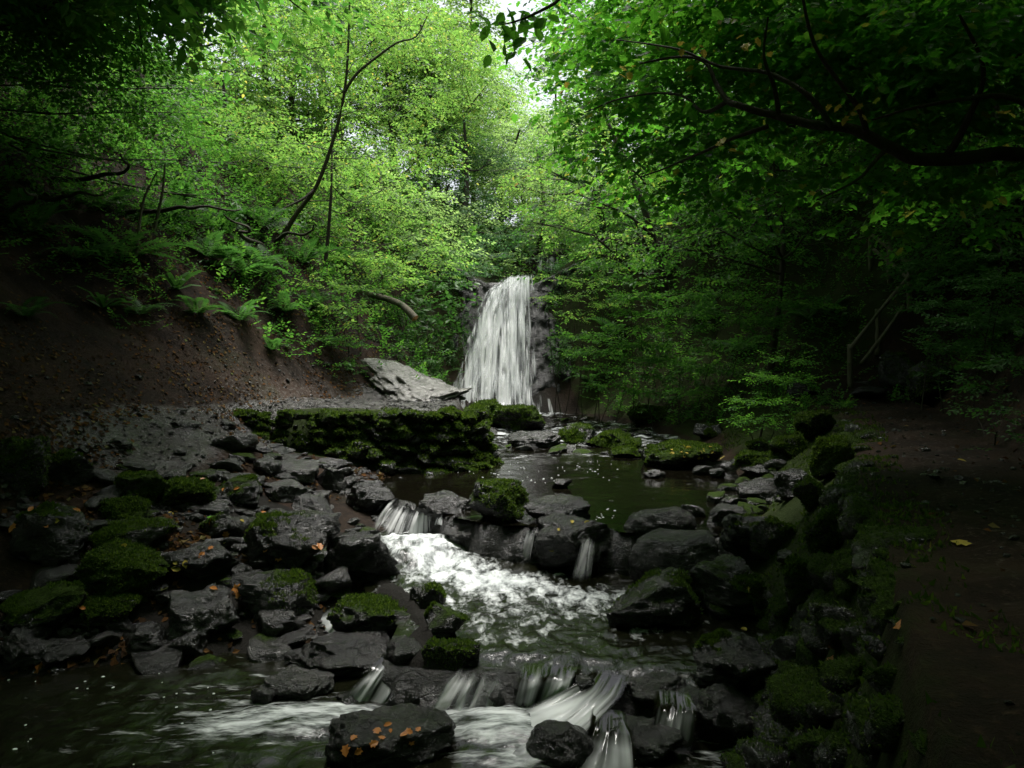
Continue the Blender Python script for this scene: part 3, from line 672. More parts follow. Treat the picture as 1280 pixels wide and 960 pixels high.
for k in range(330):                             # separate threads leaping from ledge to ledge
    v0 = min(.9, max(0, (int(rng.integers(0, 9)) / 9.5 + rng.normal() * .025))); ln = rng.uniform(.08, .34); uc = rng.uniform(.03, .97); wpx = rng.uniform(3.5, 13)
    tt = np.linspace(0, 1, 14); v = np.minimum(v0 + ln * tt, 1); t7 = np.linspace(0, 1, 7)
    lx, ly = (np.interp(v, t7, [p[j] for p in EL]) for j in (0, 1)); rx, ry = (np.interp(v, t7, [p[j] for p in ER]) for j in (0, 1))
    pxc = lx + (rx - lx) * (uc + rng.normal() * .02 * tt); pyc = ly + (ry - ly) * uc
    d = np.full(14, 20.6)
    for _ in range(4): d = fall_y(CAMZ - (pyc - HY) / F * d)
    wv = wpx * (.35 + .9 * tt); uu_ = np.linspace(-.5, .5, 7)
    px = pxc[:, None] + wv[:, None] * uu_; x = (px - 640) / F * d[:, None]; z = np.repeat((CAMZ - (pyc - HY) / F * d)[:, None], 7, 1)
    y = d[:, None] - .22 - .12 * np.sin(tt * math.pi * .8)[:, None] - .10 * np.cos(uu_ * math.pi)[None]
    st.add(np.stack([x.ravel(), y.ravel(), z.ravel()], 1), grid_faces(14, 7))
    fa.append((np.cos(uu_ * math.pi)[None] * np.sin(np.clip(tt * 1.0 + .05, 0, 1) * math.pi)[:, None] ** .7).ravel() * .8); uvs.append(np.stack([x.ravel() + k * .37, z.ravel()], 1))
o = st.build('falling_strands', M['strand'], None, True, uv=np.concatenate(uvs), attrs={'fade': np.concatenate(fa)}); o['kind'] = 'stuff'; attach(o, wf)
# the small step seen higher up, behind the leaves
def cascade(name, label, top, bot, nu=60, nv=24, mat='thread', bulge=.5, seed=1, cat='cascade', fade_b=.35, dens=0., mid=None):
    v = np.linspace(0, 1, nv); u = np.linspace(0, 1, nu)
    T = spline(top, nu) if len(top) > 1 else np.repeat(np.array(top), nu, 0); Bt = spline(bot, nu)
    G = T[None] + (Bt - T)[None] * v[:, None, None]
    rg = fbm(np.stack([np.linspace(0, 9 * np.linalg.norm(T[-1] - T[0]) + 2, nu), np.full(nu, seed * 1.7), np.zeros(nu)], 1), 3, seed + 40)
    G[:, :, 2] = T[None, :, 2] + (Bt - T)[None, :, 2] * (v[:, None] ** (1 + bulge + .5 * rg[None])) * (1 + .10 * rg[None])
    G[:, :, 1] -= (np.sin(v * math.pi)[:, None] * (.05 + .06 * rg[None])) ; G[:, :, 0] += .03 * rg[None] * v[:, None]
    if mid is not None:
        m3 = spline(mid, nu); t3 = v[:, None, None]
        G += ((m3 - (T + Bt) / 2)[None] * (4 * t3 * (1 - t3)))
    up_ = np.minimum(1, v * 5)[:, None]; G[:, :, 1] += (1 - up_) * .10
    q = fbm(np.stack([np.repeat(u[None] * np.linalg.norm(T[-1] - T[0]) * 9, nv, 0).ravel(), np.repeat(v[:, None] * 1.2, nu, 1).ravel(), np.full(nu * nv, seed * 3.1)], 1), 3, seed).reshape(nv, nu)
    amp = .035 * np.minimum(1, v * 3)[:, None]; G[:, :, 2] += q * amp; G[:, :, 1] -= q * amp
    edge = np.clip(np.minimum(u, 1 - u) * 4.5, 0, 1)[None] * np.clip(np.minimum(v * 6 + .3, (1 - v) * 4), 0, 1)[:, None]
    fade = np.clip(np.minimum(u, 1 - u) * 4, 0, 1)[None] ** .7 * np.minimum(1, np.minimum(v * 2.2 + .12, (1 - v) * 3.5 + fade_b))[:, None] + dens + .22 * rg[None]
    wl_ = np.cumsum(np.append(0, np.linalg.norm(np.diff(T, axis=0), axis=1))); hl = np.linalg.norm(Bt - T, axis=1).mean()
    uv = np.stack([np.repeat(wl_[None], nv, 0).ravel() + seed, np.repeat((v * hl)[:, None], nu, 1).ravel()], 1)
    o = mesh_np(name, G.reshape(-1, 3), [grid_faces(nv, nu)], M[mat], None, True, uv=uv, attrs={'fade': fade.ravel(), 'edge': edge.ravel()})
    return tag(o, label, cat)
cascade('small_waterfall', 'little white step of the stream above the main waterfall', [P(672, 322, 27), P(700, 318, 27.2)], [P(668, 343, 26.2), P(702, 338, 26.2)], 40, 30, 'strand', .3, 5, 'waterfall')

# ------------------------------------------------------------------ water surfaces
def sheet(name, x0, x1, y0, y1, step, keep, height, foam, mat):
    xs, ys = np.arange(x0, x1 + step, step), np.arange(y0, y1 + step, step); X, Y = np.meshgrid(xs, ys); X, Y = X.ravel(), Y.ravel()
    Z = height(X, Y); Fq = grid_faces(len(ys), len(xs)); c = np.stack([X, Y], 1)[Fq].mean(1); Fq = Fq[keep(c[:, 0], c[:, 1])]
    used = np.unique(Fq); mp = np.full(len(X), -1); mp[used] = np.arange(len(used))
    V = np.stack([X, Y, Z], 1)[used]
    o = mesh_np(name, V, [mp[Fq]], M[mat], None, True, attrs={'foam': np.clip(foam(X, Y), 0, 1.3)[used]}); o['kind'] = 'structure'; return o
def blob(x, y, cx, cy, rx, ry, a=0.):
    c, s_ = math.cos(a), math.sin(a); dx, dy = x - cx, y - cy
    return np.exp(-(((dx * c + dy * s_) / rx) ** 2 + ((-dx * s_ + dy * c) / ry) ** 2))
def waves(x, y, f, seed, ax=1., ay=1.):
    return fbm(np.stack([x * f * ax, y * f * ay, np.zeros_like(x)], 1), 4, seed, .55)
# the pool, and the riffle that feeds it
def pool_h(x, y):
    rif = np.clip((y - 13.2) / 2, 0, 1)
    near = np.exp(-np.abs(y - lip1(x)) * 3) * ((x < -.6))
    return np.maximum(0, (y - 14) * .03) + waves(x, y, 2.2, 51, 1, 2) * .004 + waves(x, y, 5, 52) * .03 * rif - .03 * near
sheet('pool_water', -2.7, 4.2, 7.2, 21, .065, lambda x, y: y > lip1(x) - .03, pool_h,
      lambda x, y: .55 * np.clip((y - 13.4) / 1.5, 0, 1) * np.clip((19.5 - y) / 2, .3, 1) + .9 * blob(x, y, -.2, 19.6, 1.6, .6) + .35 * blob(x, y, .1, 12.6, 1.2, .5) + .3 * blob(x, y, 1.0, 13.1, 1.5, .35), 'pool')
# the foaming basin
def l1_h(x, y):
    f = blob(x, y, -1.05, 8.15, .75, .8, .7)
    wx = x + .10 * waves(x, y, 2.3, 67); z = L1Z + waves(wx, y, 6.5, 61, 1.3, 1) * .012 + waves(x, wx + y, 17, 66, 1.3, .8) * .004 + f * (.13 + .07 * waves(x, y, 3, 63))
    edge = np.clip(1 - (y - lip2(x)) / .25, 0, 1)
    return z - edge * .05
def l1_foam_glint(x, y):
    return 1.0 * blob(x, y, -1.05, 8.3, .5, .75, .6) + .7 * blob(x, y, -.6, 7.5, .55, .6) + .75 * blob(x, y, .0, 7.15, .45, .3) + .65 * blob(x, y, .68, 6.75, .35, .22) + .42 * blob(x, y, -.1, 6.6, .8, .7) + .28 * blob(x, y, .0, 5.85, .75, .65) + .30 * blob(x, y, 1.0, 6.2, .6, .5) + .06  # foam at the falls; the last three blobs paint sky glints as pale streaks
sheet('basin_water', -2.4, 2.1, 4.6, 10.2, .022, lambda x, y: (y < lip1(x) + .1) & (y > lip2(x)) & (x > l1left(y) - .25), l1_h, l1_foam_glint, 'stream')
# the lower water
def l2_h(x, y): return L2Z + waves(x, y, 14, 76) * .003 + waves(x + .1 * waves(x, y, 2, 78), y, 6, 71, .8, 1.5) * .010 * (.35 + np.clip((x + 2.4) / 1.2, 0, 1)) + waves(x, y, 2.4, 72) * .012 + .10 * blob(x, y, .0, 4.75, .5, .3) + .06 * blob(x, y, -1.3, 5.0, .5, .25)
def l2_f(x, y):
    return .72 * blob(x, y, -1.15, 4.98, .55, .26, .15) + .5 * blob(x, y, -1.75, 4.85, .6, .28) + .85 * blob(x, y, -.15, 4.85, .36, .35) + .75 * blob(x, y, .25, 4.5, .45, .35) + .6 * blob(x, y, 1.25, 4.45, .35, .2) + .28 * blob(x, y, -1.9, 5.4, .6, .4) + .05
sheet('stream_water', -5.5, 2.0, 3.6, 6.9, .028, lambda x, y: (y < lip2(x) + .1) | (x < l1left(y) + .1), l2_h, l2_f, 'lower')

Q = lambda px, py, z: P(px, py, (CAMZ - z) * F / (py - HY))
cascade('cascade', 'broad white cascade tumbling from the pool beside the dark low rock', [Q(488, 622, .01), Q(515, 628, .01), Q(545, 641, .01)], [Q(455, 660, L1Z + .04), Q(495, 672, L1Z + .06), Q(548, 672, L1Z + .05)], 70, 26, 'thread', .5, 11, dens=.12)
cascade('cascade', 'thin white spill right beside the broad upper cascade', [Q(548, 641, .01), Q(556, 645, .01)], [Q(536, 672, L1Z + .03), Q(552, 674, L1Z + .03)], 24, 20, 'thread', .5, 12)
cascade('cascade', 'small fan of white water between the reddish rock and the broad wet rock', [Q(655, 656, .01), Q(676, 655, .01)], [Q(633, 702, L1Z), Q(655, 706, L1Z), Q(668, 706, L1Z)], 40, 24, 'thread', .5, 13, dens=.08)
cascade('cascade', 'thin double trickle over the right end of the broad wet rock', [Q(728, 662, .02), Q(756, 664, .02)], [Q(707, 728, L1Z), Q(728, 733, L1Z), Q(748, 734, L1Z)], 44, 24, 'thread', .5, 14, dens=-.1)
cascade('cascade', 'wide curtain of white threads over the lip of the lower fall', [Q(560, 836, L1Z), Q(600, 833, L1Z), Q(648, 835, L1Z)], [Q(518, 896, L2Z), Q(570, 898, L2Z), Q(632, 896, L2Z)], 90, 26, 'thread', .5, 15)
cascade('cascade', 'glassy brown curtain of water pouring over the dark middle of the lower lip', [Q(645, 835, L1Z), Q(705, 838, L1Z), Q(735, 842, L1Z)], [Q(632, 896, L2Z), Q(680, 890, L2Z), Q(722, 880, L2Z)], 70, 24, 'chute', .5, 16, dens=-.16)
cascade('cascade', 'fast white chute sweeping left from the end of the lower lip', [Q(742, 842, L1Z), Q(765, 846, L1Z), Q(795, 850, L1Z)], [Q(572, 908, L2Z + .03), Q(600, 945, L2Z + .04), Q(650, 975, L2Z + .04)], 90, 60, 'chute', .0, 17, dens=.06, mid=[Q(676, 868, L1Z - .12), Q(705, 890, L1Z - .12), Q(740, 905, L1Z - .11)])
cascade('cascade', 'narrow spill over the black rock at the right of the lower fall', [Q(815, 868, L1Z), Q(850, 872, L1Z), Q(868, 874, L1Z)], [Q(800, 944, L2Z), Q(838, 950, L2Z), Q(866, 944, L2Z)], 50, 24, 'chute', .6, 18, dens=-.05)
cascade('cascade', 'water sliding over the pointed rock in front', [Q(740, 890, -.42), Q(790, 900, -.42)], [Q(700, 975, L2Z), Q(800, 985, L2Z)], 60, 30, 'chute', .2, 19, dens=-.1)
cascade('cascade', 'side channel dropping between the shiny topped boulder and the big mossy block', [Q(428, 745, L1Z + .03), Q(452, 752, L1Z + .03), Q(470, 742, L1Z + .04)], [Q(380, 775, -.52), Q(402, 797, -.55), Q(425, 790, -.5)], 44, 24, 'chute', .3, 20, dens=.05)
cascade('cascade', 'film of water draped over the black rock in the side cascade', [Q(470, 826, -.36), Q(500, 822, -.36), Q(522, 820, -.36)], [Q(412, 884, L2Z), Q(450, 893, L2Z), Q(486, 890, L2Z)], 60, 24, 'chute', .4, 21, dens=.0)

# foam flecks drifting on the still water
A = Acc(); hx, hf = ico(1)
for k in range(300):
    if k < 275:
        px, py = rng.normal(715, 55), rng.uniform(575, 650); z = 0.004
        if k < 60: px, py = rng.uniform(545, 640), rng.uniform(585, 625)
        p = Q(px, py, z)
        if p[1] < lip1(p[0]) + .2 or fbm(np.array([[p[0] * 2.2, p[1] * 1.2, 0]]), 3, 15)[0] < .12: continue
        r_ = rng.uniform(.004, .016)
    else:
        p = Q(rng.uniform(0, 300), rng.uniform(838, 960), L2Z + .008); r_ = rng.uniform(.004, .014)
        if k % 3 == 0: p = Q(rng.normal(110, 70), rng.normal(850, 12), L2Z + .008)
    A.add(hx * np.array([r_ * rng.uniform(.8, 1.5), r_ * rng.uniform(.8, 1.5), .004]) + p, hf)
o = A.build('foam', M['foam'], None, True); o['kind'] = 'stuff'

# ------------------------------------------------------------------ leaves and sprays
LEAF = {
 'kite': (np.array([(0, 0, 0), (.42, .30, .06), (1, 0, -.06), (.42, -.30, .06)]), [[0, 3, 2], [0, 2, 1]]),
 'oval': (np.array([(0, 0, 0), (.25, .24, .05), (.62, .27, .04), (1, 0, -.10), (.62, -.27, .04), (.25, -.24, .05)]), [[0, 3, 2, 1], [0, 5, 4, 3]]),
 'maple': (np.array([(0, 0, 0), (-.06, .30, .03), (.22, .26, .05), (.30, .52, .0), (.52, .30, .05), (.66, .34, .02), (1, 0, -.08), (.66, -.34, .02), (.52, -.30, .05), (.30, -.52, 0), (.22, -.26, .05), (-.06, -.30, .03)]),
           [[0, 2, 1], [0, 4, 3, 2], [0, 6, 5, 4], [0, 11, 10], [0, 10, 9, 8], [0, 8, 7, 6]]),
 'strap': (np.array([(0, -.04, 0), (0, .04, 0), (.5, -.09, .16), (.5, .09, .16), (.85, -.07, .10), (.85, .07, .10), (1, 0, -.05)]), [[0, 2, 3, 1], [2, 4, 5, 3], [4, 6, 5]]),
}
def Rz(a): c, s_ = np.cos(a), np.sin(a); return np.array([[c, -s_, 0], [s_, c, 0], [0, 0, 1]])
def Ry(a): c, s_ = np.cos(a), np.sin(a); return np.array([[c, 0, s_], [0, 1, 0], [-s_, 0, c]])
def Rx(a): c, s_ = np.cos(a), np.sin(a); return np.array([[1, 0, 0], [0, c, -s_], [0, s_, c]])

def spray_template(shape, n, leaf, seed, droop=.25, twig=True):
    """A twig one unit long with n leaves set alternately along it."""
    r = np.random.default_rng(seed); lv, lf = LEAF[shape]; V, Fd, b = [], {}, 0
    for k in range(n):
        t = .12 + .88 * k / (n - 1); side = 1 if k % 2 else -1
        a = side * r.uniform(.6, 1.15) if k < n - 1 else r.normal() * .2
        m_ = Rz(a) @ Ry(r.uniform(-.1, .55)) @ Rx(r.normal() * .4)
        base = np.array([t, side * .02, -droop * t * t + r.normal() * .03])
        L_ = leaf * r.uniform(.7, 1.15)
        V.append((lv * L_) @ m_.T + base)
        for f in lf: Fd.setdefault(len(f), []).append(np.array(f) + b)
        b += len(lv)
    if twig:
        tw = np.array([(0, 0, 0), (0, .012, 0), (.5, 0, -droop * .25), (.5, .01, -droop * .25), (1, 0, -droop)]); V.append(tw)
        Fd.setdefault(4, []).append(np.array([0, 2, 3, 1]) + b); Fd.setdefault(3, []).append(np.array([2, 4, 3]) + b)
    return np.concatenate(V), {k: np.array(v) for k, v in Fd.items()}
TPL = {}
def tpl(shape, n, leaf, droop=.25):
    key = (shape, n, leaf, droop)
    if key not in TPL: TPL[key] = [spray_template(shape, n, leaf, 100 + k, droop) for k in range(4)]
    return TPL[key]

def scatter(acc, tpls, pos, az, pitch, roll, scale):
    pick = rng.integers(len(tpls), size=len(pos))
    for k, (tv, tf) in enumerate(tpls):
        s_ = pick == k
        if not s_.any(): continue
        p, a, b, c, sc_ = pos[s_], az[s_], pitch[s_], roll[s_], scale[s_]
        Rm = np.stack([Rz(x) @ Ry(-y_) @ Rx(z_) for x, y_, z_ in zip(a, b, c)])
        V = np.einsum('nij,vj->nvi', Rm * sc_[:, None, None], tv) + p[:, None]
        nb = len(tv); off = (np.arange(len(p)) * nb)[:, None, None]
        acc.add(V.reshape(-1, 3), *[(f[None] + off).reshape(-1, f.shape[1]) for f in tf.values()])

def fill_clump(acc, c, r, n, tpls, size, droop=-.15):
    r = np.asarray(r, float); u = rng.normal(size=(n, 3)); u /= np.linalg.norm(u, axis=1)[:, None]
    rad = rng.random(n) ** (1 / 2.4); q = u * rad[:, None]
    q *= (1 + .28 * fbm(u * 1.9 + c, 2, 5))[:, None]
    lay = .34 / max(r[2], .1); q[:, 2] = np.round(q[:, 2] / lay) * lay + rng.normal(size=n) * .10 * lay - .25 * (q[:, 0] ** 2 + q[:, 1] ** 2) * .5
    pos = c + q * r
    az = np.arctan2(q[:, 1], q[:, 0]) + rng.normal(size=n) * .8
    scatter(acc, tpls, pos, az, rng.normal(droop, .22, n), rng.normal(0, .3, n), size * rng.uniform(.7, 1.3, n))

def tree(name, label, base, top, r0, clumps, tp, size, dens, leafm='leaf_fresh', bark='bark', mid=None, squash=.65, group=None, branch=True, sides=8, extra=None, thin=1.):
    """Trunk from base to top, one limb to each clump of the crown; clumps are (px, py, d, radius) or (x, y, z, radius, 'w')."""
    bx, by = base; bz = float(gz(bx, by)[0]) - .15
    root = empty(name, (bx, by, bz), label, 'tree', group); o0 = np.array([bx, by, bz])
    top = np.asarray(top, float) - o0
    pts = [np.zeros(3)] + [np.asarray(m_, float) - o0 for m_ in (mid or [])] + [top]
    if mid is None: pts.insert(1, top * .5 + rng.normal(size=3) * np.array([.2, .2, 0]))
    tr = spline(pts, 22); tv = tube(tr, np.linspace(r0, r0 * .25, 22) * (1 + .6 * np.exp(-np.arange(22) * .9)), sides)
    mesh_np('trunk', tv[0], [tv[1]], M[bark], root, True)
    A = Acc()
    for c in clumps:
        rr = c[3]; w_ = (np.array(c[:3], float) if len(c) > 4 else P(*c[:3])) - o0
        fill_clump(A, w_, (rr, rr, rr * squash), max(6, int(dens * 4.19 * rr ** 3 * squash)), tp, size)
        if branch:
            k = int(np.clip(np.searchsorted(tr[:, 2], w_[2] - rr * .8), 4, 20)); s_ = tr[k]
            m_ = (s_ + w_) / 2 + np.array([0, 0, -.12 * np.linalg.norm(w_ - s_) * .5]) + rng.normal(size=3) * .15
            bp = spline([s_, m_, w_, w_ + (w_ - m_) * .5], 10); br = Acc(); rb = thin * min(r0 * .45, .02 + .010 * np.linalg.norm(w_ - s_))
            br.add(*tube(bp, np.linspace(rb, rb * .2, 10), 5))
            for q in range(5):
                e = w_ + rng.normal(size=3) * np.array([rr, rr, rr * squash]) * .6; st_ = bp[rng.integers(4, 8)]
                br.add(*tube(spline([st_, (st_ + e) / 2 + rng.normal(size=3) * .08, e], 6), np.linspace(rb * .35, rb * .1, 6), 4))
            br.build('branch', M[bark], root, True)
    for tup in (extra or []):
        A.add(*tup)
    cr = A.build('crown', M[leafm], root)
    return root

MID, MIDK = tpl('oval', 9, .17), tpl('kite', 11, .17)
FAR = tpl('kite', 9, .24)

# slender sapling leaning out of the left bank
d0 = hit(345, 302, False); b0 = P(345, 300, d0)
sap = tree('leaning_tree', 'slender leaning tree with a thin pale trunk forking high over the left path', (b0[0], b0[1]), P(438, -60, d0 - 1.5), .055,
     [(330,150,17,.8),(400,90,16.5,.9),(472,60,16,.9),(524,110,16,.8),(300,60,17,.9),(430,205,17,.7),(500,185,17,.7),(360,10,16.5,1.),(450,0,16,1.),(540,30,17,1.)],
     MID, .5, 42, 'leaf_fresh', 'bark_green', thin=.4, mid=[P(370, 268, d0 - .2), P(396, 232, d0 - .4), P(418, 170, d0 - .7), P(431, 112, d0 - 1), P(436, 40, d0 - 1.3)])
fk = [P(431, 114, d0 - 1), P(446, 92, d0 - 1.1), P(470, 72, d0 - 1.2), P(497, 53, d0 - 1.3), P(520, 46, d0 - 1.4), P(534, 20, d0 - 1.5)]
v_ = tube(spline(fk, 16) - np.array(sap.location), np.linspace(.034, .010, 16), 6); mesh_np('branch', v_[0], [v_[1]], M['bark_green'], sap, True)
lw = [P(392, 238, d0 - .4), P(380, 248, d0 - .6), P(366, 255, d0 - .8), P(355, 260, d0 - 1)]
v_ = tube(spline(lw, 8) - np.array(sap.location), np.linspace(.035, .012, 8), 5); mesh_np('branch', v_[0], [v_[1]], M['bark'], sap, True)

def up(px, py, d): p = P(px, py, d); return (p[0], p[1])
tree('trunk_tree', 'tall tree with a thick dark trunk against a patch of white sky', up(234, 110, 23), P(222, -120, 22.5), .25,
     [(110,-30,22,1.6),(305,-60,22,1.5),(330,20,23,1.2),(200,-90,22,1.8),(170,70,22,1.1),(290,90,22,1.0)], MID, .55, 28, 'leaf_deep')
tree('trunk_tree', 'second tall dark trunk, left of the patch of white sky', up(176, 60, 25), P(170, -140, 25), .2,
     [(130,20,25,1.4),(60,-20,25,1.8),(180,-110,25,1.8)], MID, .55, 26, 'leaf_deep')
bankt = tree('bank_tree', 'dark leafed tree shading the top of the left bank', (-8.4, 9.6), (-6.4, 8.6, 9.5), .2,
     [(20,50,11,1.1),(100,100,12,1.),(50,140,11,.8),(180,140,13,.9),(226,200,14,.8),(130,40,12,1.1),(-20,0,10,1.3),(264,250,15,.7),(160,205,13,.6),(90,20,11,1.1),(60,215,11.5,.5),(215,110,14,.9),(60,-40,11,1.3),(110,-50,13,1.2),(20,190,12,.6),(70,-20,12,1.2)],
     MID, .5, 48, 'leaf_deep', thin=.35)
d1 = hit(405, 340, False)
tree('thicket_tree', 'low leafy tree on the left bank just beyond the leaning one', up(405, 330, d1), P(415, 150, d1 + .5), .05,
     [(330,240,19,.9),(400,285,19,.8),(452,250,19.5,1.),(472,318,18.5,.7),(380,200,20,1.),(525,290,20,.8),(350,180,19,.8),(440,160,19.5,1.),(300,190,18.5,.8),(490,230,19.5,.8)], MID, .5, 34, 'leaf_fresh', thin=.6)
tree('backlit_tree', 'pale sunlit tree filling the left skyline behind the leaning one', up(400, 170, 31), P(420, -80, 31), .16,
     [(300,110,30,1.7),(380,130,30,1.7),(450,140,30,1.7),(510,90,31,1.9),(345,40,31,1.9),(430,40,31,1.9),(500,10,32,2.),(555,150,31,1.5),(565,70,33,1.7),(400,-30,31,2),(300,-10,31,1.8)], FAR, .8, 13, 'leaf_fresh')
tree('drooping_tree', 'blue green drooping tree above the left shoulder of the waterfall', up(575, 300, 26), P(580, 150, 27), .14,
     [(540,230,27,1.2),(590,255,27,1.2),(612,200,29,1.2),(560,290,26,1.),(622,292,25,.8),(520,300,24,.9),(650,262,28,1.),(500,260,25,.9),(570,180,28,1.1)], MIDK, .6, 30, 'leaf_blue')
tree('far_tree', 'hazy pale tree far up the glen below the white sky', (-3, 46), P(590, -40, 47), .22,
     [(590,120,45,2.4),(640,170,45,2.2),(550,40,46,2.6),(605,40,48,1.8),(530,130,44,2.4),(580,-30,46,2.4),(640,230,42,2.)], FAR, 1.1, 6.5, 'leaf_pale')
tree('far_tree', 'pale tree on the right skyline beyond the gap of white sky', (5.5, 43), P(740, 20, 44), .22,
     [(690,210,44,2.2),(720,150,45,2.2),(730,70,46,2.4),(790,120,42,2.4),(780,30,44,2.4)], FAR, 1.1, 6.5, 'leaf_pale')
tree('mid_tree', 'light green tree arching over the right side of the waterfall', (3.9, 19.5), P(750, 130, 19.5), .12,
     [(690,215,19,.9),(740,250,18,.9),(700,285,19,.7),(782,205,17.5,.9),(722,160,20,.9),(655,235,25,.9),(800,290,16.5,.7),(760,310,17,.7),(690,258,24,.9)], MID, .5, 36, 'leaf_fresh')
tree('slope_tree', 'slim dark tree standing halfway up the right bank', up(962, 350, 15.5), P(950, 120, 15.5), .07,
     [(850,310,15,.8),(905,290,14.5,.8),(960,270,14,.8),(1010,290,14,.7),(870,240,15.5,.9),(960,200,15,1.),(1050,200,17,1.)], MID, .5, 32, 'leaf_deep')
tree('slope_tree', 'bushy dark tree high on the right bank above the handrail', (8.6, 13.8), (8.3, 13.6, 9), .12,
     [(1120,200,18,1.),(1180,280,12.5,.9),(1250,310,12,.9),(1200,200,12.5,1.),(1270,230,11.5,1.),(1130,150,13,1.1)], MID, .5, 28, 'leaf_deep')
for px, py, d, lab in ((800, 90, 27, 'tall tree behind the overhanging maple, nearest the white sky'), (930, 80, 24, 'tall tree behind the overhanging maple, above the slim dark tree'), (1080, 90, 21, 'tall dark tree behind the thick arching limb'), (1220, 80, 18, 'tall dark tree behind the right end of the thick arching limb')):
    p = P(px, 250, d)
    tree('background_tree', lab, (p[0] + .8, p[1] + 1), P(px, -60, d + 1), .16, [(px - 60, py + 70, d, 1.7), (px + 50, py + 80, d, 1.7), (px, py, d, 2.), (px - 60, py - 60, d, 2.), (px + 60, py - 50, d, 2.), (px + 20, py + 150, d - 1, 1.4)], FAR, .8, 8, 'leaf_deep')

# the close wood behind them, tree by tree
WL = [(40,110,17),(95,30,19),(90,170,16),(190,160,18),(268,170,21),(335,60,24),(270,190,19),(350,110,25),(410,40,27),(330,270,19),(470,180,25),(540,110,29),(430,250,22),(480,60,30),(30,10,16),(60,90,21)]
WC = [(560,210,31),(640,250,31),(600,150,37),(520,180,33),(680,280,28),(700,200,33),(555,320,24.5),(480,300,22)]
WR = [(760,170,26),(840,150,25),(930,140,23),(1020,160,21),(1110,170,18),(1200,160,16),(1270,180,14),(880,240,20),(970,250,18),(1210,260,14),(760,260,22),(820,60,28),(960,40,25),(1120,50,21),(1250,60,17),(1240,290,13)]
for lst, lab, grp, lm in ((WL, 'slender tree in the close wood behind the left bank', 'close wood behind the left bank', 'leaf_fresh'), (WC, 'leafy tree in the gorge above the waterfall', 'trees in the gorge above the waterfall', 'leaf_pale'), (WR, 'dark tree in the close wood up the right bank', 'close wood up the right bank', 'leaf_deep')):
    for k, (px, py, d) in enumerate(lst):
        rr = d * .052; g0 = P(px, py, d)
        cl_ = [(px + a * 1000 * rr / d, py + b * 1000 * rr / d, d + c * rr, rr * rng.uniform(.8, 1.05)) for a, b, c in ((0, 0, 0), (-1.1, .3, .3), (1.1, .2, -.3), (-.5, -.9, 0), (.6, -.9, .4), (.1, 1.0, -.6))]
        tree('wood_tree', lab, (g0[0] + rng.normal() * .4, g0[1] + .6), P(px + rng.normal() * 15, py - 90, d + .5), .06 + rr * .05, cl_, MIDK, .44 + .008 * d, 26 * (20 / d) ** 1.0, lm if not (lm == 'leaf_fresh' and px < 200) else 'leaf_deep', group=grp, sides=6)
# unseen roof of leaves, added over and behind the viewer to darken the ground
A = Acc(); n = 8500
x, y = rng.uniform(-17, 17, n), rng.uniform(-20, 10, n); q = fbm(np.stack([x * .35, y * .35, x * 0], 1), 3, 77)
z = 7.2 + .022 * x ** 2 + 1.6 * q + rng.uniform(-1.2, 1.4, n) + np.maximum(0, y - 4) * .25
keep = (q > -.45) & ((np.abs(x + .2) > 1.9) | (y < 6.2)) & (z > CAMZ + .46 * np.maximum(y, 0) + .4)
x, y, z = x[keep], y[keep], z[keep]; m_ = len(x)
scatter(A, FAR, np.stack([x, y, z], 1), rng.uniform(0, 6.28, m_), rng.normal(-.2, .25, m_), rng.normal(0, .3, m_), rng.uniform(1.3, 2.1, m_))
o = A.build('added_shade_canopy', M['leaf_deep']); o['kind'] = 'stuff'

tree('added_shade_tree', 'big dark tree added to shade the far end of the path', (8.6, 11.5), (7.6, 11, 9), .22, [(5, 11.5, 7, 1.7, 'w'), (7, 13, 7.6, 1.9, 'w'), (6.6, 10, 7.2, 1.8, 'w'), (6, 14.8, 8, 1.8, 'w'), (8.5, 9, 7.6, 1.9, 'w'), (5.8, 12.6, 6.9, 1.3, 'w'), (4.7, 10.6, 6.7, 1.1, 'w'), (7.4, 11.4, 7, 1.5, 'w'), (5.7, 8.4, 6.4, 1.2, 'w'), (4.6, 13.6, 7.4, 1.5, 'w'), (8.6, 15, 9, 2.0, 'w')], FAR, .75, 17, 'leaf_deep')  # this and the next two trees added to keep light off the ground
tree('added_shade_tree', 'big dark tree added to shade the right bank near the waterfall', (8.2, 17.5), (7, 17.2, 10), .2, [(4.6, 17, 7.3, 1.5, 'w'), (6, 18.4, 8.4, 1.7, 'w'), (3.5, 15.4, 6.9, 1.2, 'w'), (7.6, 17, 9, 1.9, 'w'), (5.2, 20, 8.8, 1.5, 'w'), (5.4, 15.5, 7.6, 1.4, 'w')], FAR, .7, 22, 'leaf_deep')
tree('added_shade_tree', 'big dark tree added to shade the gravel path', (-9.5, 12.6), (-7.5, 12, 10), .22, [(-5.4, 11, 7.4, 1.6, 'w'), (-4.2, 9, 6.9, 1.4, 'w'), (-7.6, 10, 7.8, 1.8, 'w'), (-5.6, 8, 6.6, 1.5, 'w'), (-9, 14, 10, 2, 'w'), (-3.6, 11.6, 7.2, 1.1, 'w'), (-10, 11, 9, 2, 'w'), (-5.5, 5.5, 6.4, 1.4, 'w'), (-4.7, 10, 6.7, 1.3, 'w'), (-5.6, 11.6, 8.2, 1.3, 'w'), (-3.4, 8, 6.3, 1.1, 'w'), (-6.6, 11, 8, 1.5, 'w')], FAR, .75, 19, 'leaf_deep')
